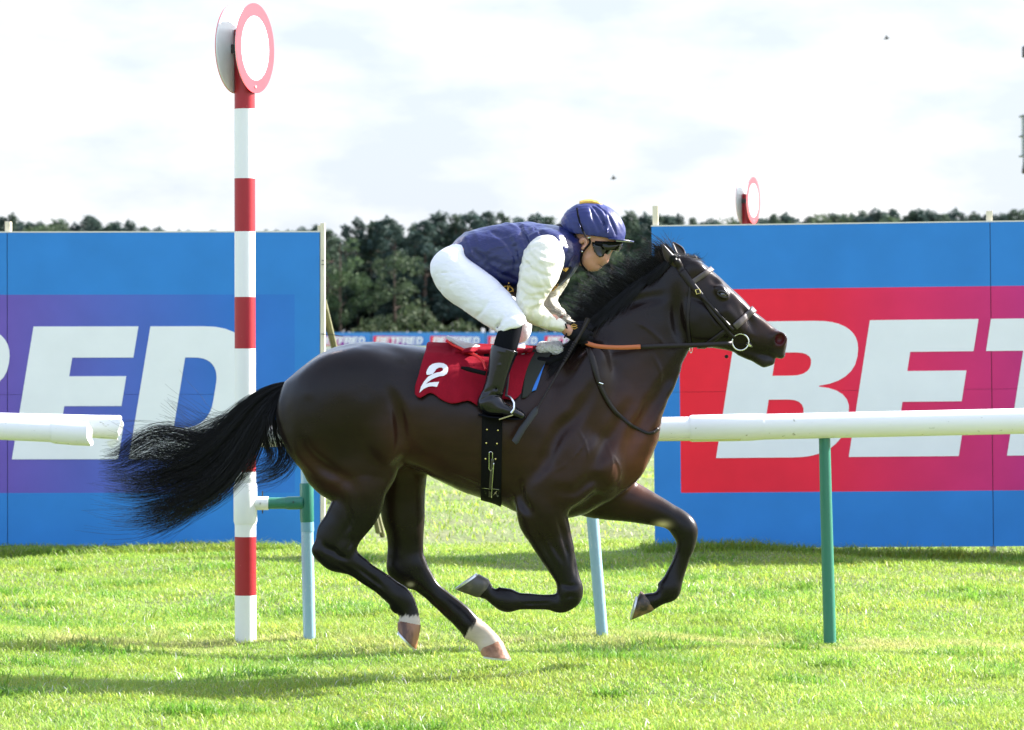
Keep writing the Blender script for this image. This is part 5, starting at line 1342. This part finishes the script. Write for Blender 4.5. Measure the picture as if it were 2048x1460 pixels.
def hand(F_, d, side):
    sg = side; y0 = -.150 if sg < 0 else .055
    q = lambda x_, y_, yy, r: (lambda p: [p[0], p[1], p[2], max(r/446-d, .004), max(r/446-d, .004)])(W(x_, y_, y0 + yy*(-sg)))
    F_.chain([q(1134,660,0,11.5), q(1140,664,0,13), q(1152,667,0,16.5), q(1163,669,.004,15.5)], k=.012)
    F_.chain([q(1146,656,0,9), q(1160,658,.002,9), ], k=.012)
    for i, (yy_, ln) in enumerate(((656, .9), (666, 1.0), (676, .95), (685, .8))):
        F_.chain([q(1160, yy_-2, .004, 5.6), q(1174, yy_, .006, 5.4), q(1182, yy_+2, .024, 4.8), q(1178, yy_+4, .044, 4.6), q(1166, yy_+5, .050, 4.2)], k=.004, n=2)
    F_.chain([q(1144,652,.010,6), q(1158,647,.020,5.4), q(1172,648,.030,5.0), q(1180,652,.036,4.6)], k=.006, n=2)
blo = (W(850, 0, -.3)[0], -.37, W(0, 850, -.3)[2]); bhi = (W(1285, 0, 0)[0], .37, W(0, 395, 0)[2])
PB = Field(blo, bhi, .005)
DB = .022
for wt in ('legs', 'shins', 'torso', 'sleeve_near', 'sleeve_far'): body(PB, DB, wt)
for wt in ('forearm_near', 'forearm_far', 'neck'): body(PB, 0.0 if wt != 'neck' else .006, wt)
for sg in (-1, 1):
    hand(PB, .004, sg)
    PB.chain([[*W(1018,700,sg*.29), .030, .030], [*W(992,775,sg*.30), .02, .02], [*W(982,810,sg*.30), .02, .02], [*W(1028,824,sg*.304), .012, .018]], k=.02)
def face(F_):
    q = lambda x_, y_, yy, r, b=None: ppx(x_, y_, yy, r, b)
    F_.ell(W(1183, 470, 0), .112, .078, .100, -.3, k=.02)
    F_.chain([q(1196,488,0,32,.068), q(1190,506,0,30,.062), q(1182,520,0,20,.052)], k=.02)
    F_.chain([q(1175,518,0,18,.058), q(1184,530,0,12,.035)], k=.02)
    F_.ell(W(1198, 508, -.040), .030, .022, .024, -.7, k=.02); F_.ell(W(1198, 508, .040), .030, .022, .024, -.7, k=.02)
    F_.chain([q(1206,497,0,10,.022), q(1211,510,0,7,.013), q(1210.5,521,0,5.6,.014)], k=.012)
    for sg in (-1, 1): F_.chain([q(1206,521,sg*.012,4), q(1209,520,sg*.010,3.5)], k=.006); F_.ell(W(1213,500,sg*.030), .014,.014,.012,0,k=.02,mode='sub')
    F_.chain([q(1200,524,0,6,.024), q(1201,527.5,0,4,.020)], k=.008)
    F_.chain([q(1199,534,0,4,.018), q(1194,535,0,7,.026)], k=.008)
    F_.chain([q(1204,531,-.024,1.6,.004), q(1200,531,-.03,1.6,.004), q(1196,530,-.035,1.2,.004)], k=.003, mode='sub')
    for sg in (-1, 1):
        F_.chain([q(1162,483,sg*.077,5), q(1166,478,sg*.083,4.5), q(1172,482,sg*.085,4.5), q(1171,490,sg*.083,4), q(1166,496,sg*.080,4.5)], k=.006, n=2)
        F_.ell(W(1168,487,sg*.090), .008,.006,.012,0,k=.004,mode='sub')
face(PB)
Vp, Qp = PB.mesh(1)
person = obj('person', mesh_np('person', Vp, Qp, True, m_skin), label='jockey in navy and cream silks, white breeches and goggles, crouched over the galloping horse', cat='person')
def garment(name, parts, m, amp=.0, freq=60, seed=1, aniso=(1, 1, 1), h=.005, extra=None, d=0.0, box=None, lab=None, cut=None, relax=1):
    G = Field(*(box or (blo, bhi)), h)
    for w_ in parts: body(G, d, w_)
    if extra: extra(G)
    if amp: G.wrinkle(amp, freq, seed, aniso)
    if cut: cut(G)
    V, Q = G.mesh(relax); o = obj(name, mesh_np(name, V, Q, True, m), person)
    if lab: o['label'] = lab
    return o, G
def hem_cut(G):
    a = W(1000, 668, -.27); b = W(1058, 645, -.27); n_ = np.array([-(b-a)[2], 0, (b-a)[0]]); n_ /= np.linalg.norm(n_)
    X, Y, Z = G.grids(np.zeros(3, int), G.n); d = -((X-a[0])*n_[0]+(Z-a[2])*n_[2]); G.f = np.maximum(G.f, (d-.004*np.sin(60*X+40*Y) - np.where(Y > 0, .07, 0)).astype(np.float32))
def fold_lines(lines, F_, r=.004, k=.02, mode='add', ysg=-1):
    for l_ in lines:
        P = []
        for x_, y_ in l_:
            p = surf(x_, y_, 0, True, F_); P.append([p[0], p[1]+(0.0 if mode == 'add' else -.001), p[2], r, r])
        P[0][3] = P[0][4] = P[-1][3] = P[-1][4] = r*.3
        F_.chain(P, k=k, mode=mode, n=3)
def leg_folds(G):
    fold_lines([[(872,548),(900,545),(925,548)], [(880,580),(905,566),(930,560)]], G, .0015, .008, 'sub')
    fold_lines([[(945,640),(965,622),(985,590),(1005,575)], [(990,664),(1000,648),(1020,632),(1042,630)], [(996,652),(1005,636),(1018,620)]], G, .004, .014, 'sub')
    fold_lines([[(1004,664),(1020,652),(1046,646)], [(885,586),(930,620),(975,650)]], G, .003, .01, 'add')
br_, BG = garment('breeches', ['legs'], m_breech, .0012, 46, 3, (1, .4, 1), cut=hem_cut, extra=leg_folds)
so_, _ = garment('sock', ['shins_near'], m_sock, 0)
so_, _ = garment('sock', ['shins_far'], m_sock, 0)
def vest_folds(G):
    fold_lines([[(985,462),(1010,480),(1035,520)], [(1040,452),(1052,475),(1058,510)], [(960,520),(1000,548),(1030,560)], [(940,500),(975,520),(1010,530)], [(1068,455),(1085,470),(1105,474)], [(1015,470),(1030,500),(1030,540)]], G, .006, .02, 'sub')
    fold_lines([[(1046,449),(1050,462),(1060,480)], [(1072,456),(1078,470),(1092,480)], [(930,475),(942,505),(950,540)]], G, .006, .012, 'add')
ve_, VG = garment('silk_vest', ['torso'], m_silk, .0035, 42, 6, (1, .3, .7), extra=vest_folds)
def slf(G):
    fold_lines([[(1050,520),(1075,545),(1100,552)], [(1045,560),(1065,575),(1090,575)], [(1042,580),(1060,592),(1082,590)], [(1040,612),(1052,600),(1075,600)], [(1060,640),(1066,622),(1080,612)], [(1082,650),(1088,636),(1098,628)], [(1096,656),(1100,645),(1106,636)]], G, .005, .016, 'sub')
    fold_lines([[(1060,500),(1080,520),(1112,525)], [(1040,600),(1056,612),(1076,608)], [(1070,500),(1095,515)]], G, .005, .014, 'add')
sn_, SG = garment('sleeve', ['sleeve_near'], m_cream, .0030, 55, 9, (1, .4, 1), extra=slf)
sf_, _ = garment('sleeve', ['sleeve_far'], m_cream, .0035, 55, 10, (1, .4, 1))
def collar(G):
    G.chain([ppx(1120,478,0,30,.085), ppx(1140,496,0,30,.070), ppx(1154,504,0,24,.064)], k=.02)
    G.chain([ppx(1100,560,-.02,10,.14), ppx(1118,548,-.0,12,.13), ppx(1138,528,0,12,.09)], k=.02)
    G.chain([ppx(1092,579,0,9,.20), ppx(1106,566,0,12,.19), ppx(1122,550,0,12,.16), ppx(1138,534,0,9,.11)], k=.02)
m_bodyp = mat('black_body_protector', (0.007, 0.007, 0.012), rough=.7, spec=.15)
co_, CG = garment('black_collar', [], m_bodyp, 0, extra=collar)
def hemstrip(G): G.chain([ppx(994,573,0,11,.168), ppx(1012,580,0,12,.182), ppx(1034,582,0,11,.19)], k=.02)
hm_, HG = garment('black_hem', [], m_bodyp, 0, extra=hemstrip)
# gold embroidered devices
def curls(cx, cy, s, F_, parent, ang=0):
    ca, sa = math.cos(ang), math.sin(ang); mb = MB()
    sh = [[(-1, .9), (-.3, 1.0), (0, .3), (.3, 1.0), (1, .9)], [(-1.1, -.9), (-.4, -1), (0, -.3), (.4, -1), (1.1, -.9)], [(-.9, .2), (-.3, .5), (.1, 0), (-.3, -.5), (-.9, -.2), (-1.1, .3)], [(.9, .2), (.3, .5), (-.1, 0), (.3, -.5), (.9, -.2), (1.1, .3)], [(-.1, -1.2), (.1, -.5), (-.1, .4), (.1, 1.2)]]
    for l_ in sh:
        P = []
        for a, b in catmull(np.array(l_, float), 4):
            x_, y_ = cx+s*(a*ca-b*sa), cy+s*(a*sa+b*ca); P.append(surf(x_, y_, .002, True, F_))
        mb.tube(P, .0024, 6)
    return mb.build('gold_emblem', m_gold, parent)
curls(1016, 578, 10, HG, person, 0.2)
curls(1104, 570, 9, CG, person, -.9); curls(1130, 537, 4.5, CG, person, -.9)
def gl(side):
    def f(G): hand(G, 0, side)
    return f
gbox = (W(1110, 0, 0)[0], -.28, W(0, 710, 0)[2]), (W(1210, 0, 0)[0], .2, W(0, 625, 0)[2])
g1, GG = garment('glove', [], m_glove, 0, extra=gl(-1), h=.0025, box=gbox, relax=0)
g2, _ = garment('glove', [], m_glove, 0, extra=gl(1), h=.0035, box=gbox, relax=0)
mb = MB(); mb.tube([surf(x_, y_, .003, True, GG) for x_, y_ in ((1131,648),(1134,658),(1133,668),(1129,675))], [.004]*4, 8); mb.build('glove_cuff', m_glove, g1)
mb = MB()
for l_ in ([(1142,651),(1148,648),(1154,651),(1148,654),(1142,651)], [(1142,655),(1148,652),(1155,655),(1149,658),(1142,655)]): mb.tube([surf(x_, y_, .003, True, GG) for x_, y_ in l_], .0015, 6)
mb.build('glove_badge', m_gold, g1)
# boots
for sg in (-1, 1):
    ys = [sg*.292, sg*.296, sg*.30, sg*.302, sg*.304]
    bbox = (W(945, 0, -.3)[0], min(sg*.22, sg*.37), W(0, 848, -.3)[2]), (W(1062, 0, -.3)[0], max(sg*.22, sg*.37), W(0, 680, -.3)[2])
    G = Field(*bbox, .0035)
    G.chain(limb([(983,690,1036,704), (979,708,1030,718), (975,735,1020,744), (970,765,1012,768), (964,785,1007,786), (960,802,1004,800)], [ys[0],ys[0],ys[1],ys[2],ys[2],ys[3]], [.056,.055,.048,.04,.037,.037], 10), k=.01)
    G.chain([ppx(974,806,ys[3],19,.038), ppx(985,812,ys[3],20,.038), ppx(1006,818,ys[4],14.5,.042), ppx(1028,825,ys[4],12,.043), ppx(1042,831,ys[4],9.5,.036)], k=.02, n=3)
    X, Y, Z = G.grids(np.zeros(3, int), G.n); cut = W(0, 833, ys[4])[2]
    a = W(955, 828, ys[4]); b = W(1045, 841, ys[4]); n_ = np.array([(b-a)[2], 0, -(b-a)[0]]); n_ /= np.linalg.norm(n_)
    G.f = np.maximum(G.f, ((X-a[0])*n_[0]+(Z-a[2])*n_[2]).astype(np.float32))
    top_a = W(983, 688, ys[0]); top_b = W(1035, 704, ys[0]); n_ = np.array([-(top_b-top_a)[2], 0, (top_b-top_a)[0]]); n_ /= np.linalg.norm(n_)
    G.f = np.maximum(G.f, ((X-top_a[0])*n_[0]+(Z-top_a[2])*n_[2]).astype(np.float32))
    if sg < 0:
        fold_lines([[(962,800),(985,790),(1006,794)], [(968,786),(990,777),(1009,781)]], G, .002, .016, 'sub')
        fold_lines([[(977,722),(1000,730),(1024,734)], [(982,697),(1006,704),(1033,711)]], G, .002, .008, 'add')
    V, Q = G.mesh(1); bo = obj('boot', mesh_np('boot', V, Q, True, m_boot), person)
    mb = MB(); q = [W(x_, y_, ys[4]) for x_, y_ in ((957,829),(980,834),(1005,836),(1030,838),(1046,838))]
    rows = [[p+np.array([0, k_, 0]) for k_ in np.linspace(-1, 1, 5)*np.interp(i, [0, 1, 2, 3, 4], [.030, .034, .036, .043, .024])] for i, p in enumerate(q)]
    skin_strip(np.array(rows), 'sole', m_sock, bo, .007)
    # stirrup iron and leather
    st = empty('stirrup', 'bright stirrup iron round the near boot' if sg < 0 else 'stirrup iron of the far boot, hidden behind the horse', 'stirrup', tuple(W(1015, 826, ys[4])))
    mb = MB(); R = [(1011,791,0), (1022,795,-.028), (1028,806,-.048), (1028,818,-.052), (1022,826,-.052)]
    left_ = [W(x_, y_, ys[4]+k_*(-sg)*-1) for x_, y_, k_ in R]
    mb.tube(left_, [.004,.0045,.005,.005,.006], 8)
    mb.tube([W(x_, y_, ys[4]-k_*(-sg)*-1) for x_, y_, k_ in R], [.004,.0045,.005,.005,.006], 8); mb.build('iron', m_metal, st)
    a = W(998, 837, ys[4]); b = W(1026, 828, ys[4]); mb = MB()
    d_ = np.array([0, .054, 0]); u2 = np.array([0, 0, .006]); mb.add([a-d_, b-d_, b+d_, a+d_, a-d_-u2, b-d_-u2, b+d_-u2, a+d_-u2], [(0, 1, 2, 3), (7, 6, 5, 4), (0, 4, 5, 1), (1, 5, 6, 2), (2, 6, 7, 3), (3, 7, 4, 0)])
    mb.build('tread', mat('tread_bronze', (0.36, 0.33, 0.17), rough=.35, metal=.8), st, smooth=False, bevel=.001)
    mb = MB(); mb.tube([W(1012, 792, ys[4]), W(1015, 765, sg*.285), W(1018, 730, sg*.262), W(1018, 700, sg*.20)], .006, 8, flat=.4); mb.build('stirrup_leather', m_leather, st)

# helmet with silk cap
hbox = (W(1115, 0, 0)[0], -.14, W(0, 500, 0)[2]), (W(1262, 0, 0)[0], .14, W(0, 396, 0)[2])
G = Field(*hbox, .0035)
G.ell(W(1189, 464, 0), .139, .104, .128, -.16, k=.01); G.ell(W(1160, 455, 0), .078, .092, .088, 0, k=.06)
X, Y, Z = G.grids(np.zeros(3, int), G.n)
a = W(1128, 465, 0); b = W(1250, 482, 0); n_ = np.array([(b-a)[2], 0, -(b-a)[0]]); n_ /= np.linalg.norm(n_)
G.f = np.maximum(G.f, ((X-a[0])*n_[0]+(Z-a[2])*n_[2] + .10*(Y**2)*0).astype(np.float32))
fold_lines([[(1184,412),(1200,430),(1210,455),(1214,476)], [(1192,410),(1216,432),(1232,470)], [(1180,415),(1190,440),(1197,460)]], G, .0045, .012, 'sub')
fold_lines([[(1212,425),(1216,440),(1214,458),(1218,476)], [(1150,420),(1158,445),(1166,474)]], G, .003, .008, 'add')
G.wrinkle(.0018, 70, 15, (1, .5, 1))
helm = obj('helmet', mesh_np('helmet', *G.mesh(1), True, mat('navy_cap_silk', (0.017, 0.025, 0.125), rough=.42, spec=.4, sheen=.0, bump=.4, bscale=26, bdist=.006)), person)
rows = []
for i in range(17):
    a = math.radians(-78+156*i/16); row = []
    for j in range(5):
        t = j/4; ca = math.cos(a)
        p = W(1212+t*40*max(0, ca)**.8+16*ca, 478.5+t*4.2*max(0, ca)+1.0*ca, 0); p[1] = math.sin(a)*(.100+.006*t); row.append(p)
    rows.append(row)
skin_strip(np.array(rows), 'peak', mat('navy_peak', (0.030, 0.04, 0.15), rough=.3, bump=.2, bscale=40), helm, .005)
mb = MB()
for yy_, dy_ in ((-.016, 1.5), (0, 0), (.016, 1.0)):
    mb.tube([W(x_, y_+dy_, yy_) for x_, y_ in ((1160,410),(1161,405),(1170,403.5),(1182,402.5),(1193,404.5),(1199,407),(1205,409.5))], [.004,.009,.0105,.0095,.0085,.005,.003], 10)
mb.build('gold_bobble', mat('gold_silk', (0.72, 0.42, 0.07), rough=.3, bump=.4, bscale=60), helm)
def on_helm(pts, F_, off): return [surf(x_, y_, off, True, F_) for x_, y_ in pts]
mb = MB(); mb.tube(on_helm([(1154,416),(1156,430),(1160,446),(1166,462),(1171,473)], G, .003), .0042, 8, flat=.5); mb.build('cap_elastic', m_black, helm)
mb = MB(); P = [W(1178, 476, -.097), W(1180, 486, -.094), W(1172, 496, -.088), W(1163, 508, -.078), W(1162, 520, -.066), W(1164, 530, -.05), W(1172, 540, -.02), W(1174, 541, 0)]
P += [(p[0], -p[1], p[2]) for p in P[::-1][1:]]; mb.tube(catmull(np.array(P), 3), .0048, 8, flat=.6); mb.build('chin_strap', m_black, helm)
ball('strap_button', W(1164, 503, -.088), .0045, m_metal, helm, n=6)
mb = MB(); mb.tube([W(1150, 470, -.085), W(1154, 490, -.083), W(1160, 506, -.08)], .0045, 8, flat=.6); mb.build('rear_strap', m_black, helm)
mb = MB(); mb.tube([W(1176, 476, -.100), W(1181, 474, -.100)], .004, 6); mb.build('strap_clip', m_metal, helm)
# goggles: curved lens round the eyes, and the spare pair tucked under the peak
m_lens = mat('dark_lens', (0.006, 0.007, 0.006), rough=.10, spec=.45, coat=.2)
def lens(rows_px, name, m, th, yw):
    rows = []
    for (xf, yf, xs_, ys_) in rows_px:      # front-centre pixel and side pixel of each level
        A = W(xf, yf, 0); B = W(xs_, ys_, -yw); row = []
        for i in range(-12, 13):
            a = i/12*math.pi/2; f = math.cos(a); p = B*(1-f)+A*f; p[1] = math.sin(a)*yw; row.append(p)
        rows.append(row)
    return skin_strip(np.array(rows), name, m, person, th)
lens([(1229,488,1184,484), (1226,498,1185,493), (1220,507,1188,503), (1214,512,1194,511), (1208,513,1200,515)], 'goggles', m_lens, .004, .074)
lens([(1232,484,1190,482), (1226,500,1190,489)], 'goggle_frame', m_black, .006, .078)
lens([(1246,484,1203,485), (1243,494,1205,494), (1238,502,1212,500)], 'spare_goggles', mat('olive_lens', (0.012, 0.013, 0.006), rough=.12, spec=.35), .003, .076)
mb = MB(); mb.tube([W(1236, 503, -.02), W(1240, 494, -.022), W(1244, 485, -.022)], .0016, 6); mb.build('lens_edge', mat('clear_yellow_edge', (0.5, 0.52, 0.25), rough=.2), person)
ball('nose_pad', W(1218, 505, -.018), .006, m_metal, person, (.9, .5, 1.4), 8)

# whip
whip = empty('whip', 'black riding whip held in the gloved hand, pointing down across the horse shoulder', 'whip', tuple(W(1150, 690, -.17)))
def wpt(x_, y_):
    return W(x_, y_, float(np.interp(y_, [636, 690, 815, 883], [-.165, -.185, -.30, -.335])))
mb = MB(); mb.tube([wpt(1177,637), wpt(1165,660), wpt(1147,691), wpt(1128,724)], [.0105,.0095,.0088,.007], 12); mb.build('handle', m_leather, whip)
for i in range(9):
    t = i/8; mb = MB(); p = np.array([1150-22*t, 686+36*t]); q = p+np.array([-1.2, 1.9]); mb.tube([wpt(*p), wpt(*q)], .0098-.001*t, 12); mb.build('grip_ring', m_black, whip)
mb = MB(); mb.tube([wpt(1128,724), wpt(1100,772), wpt(1074,817)], [.0058,.0042,.0045], 10); mb.build('shaft', m_leather, whip)
mb = MB(); mb.tube([wpt(1075,814), wpt(1070,823), wpt(1045,857), wpt(1031,882), wpt(1028,885)], [.006,.014,.015,.015,.013], 12, flat=.35)
mb.build('flap', mat('black_padded_flap', (0.020, 0.021, 0.024), rough=.5, spec=.4), whip)
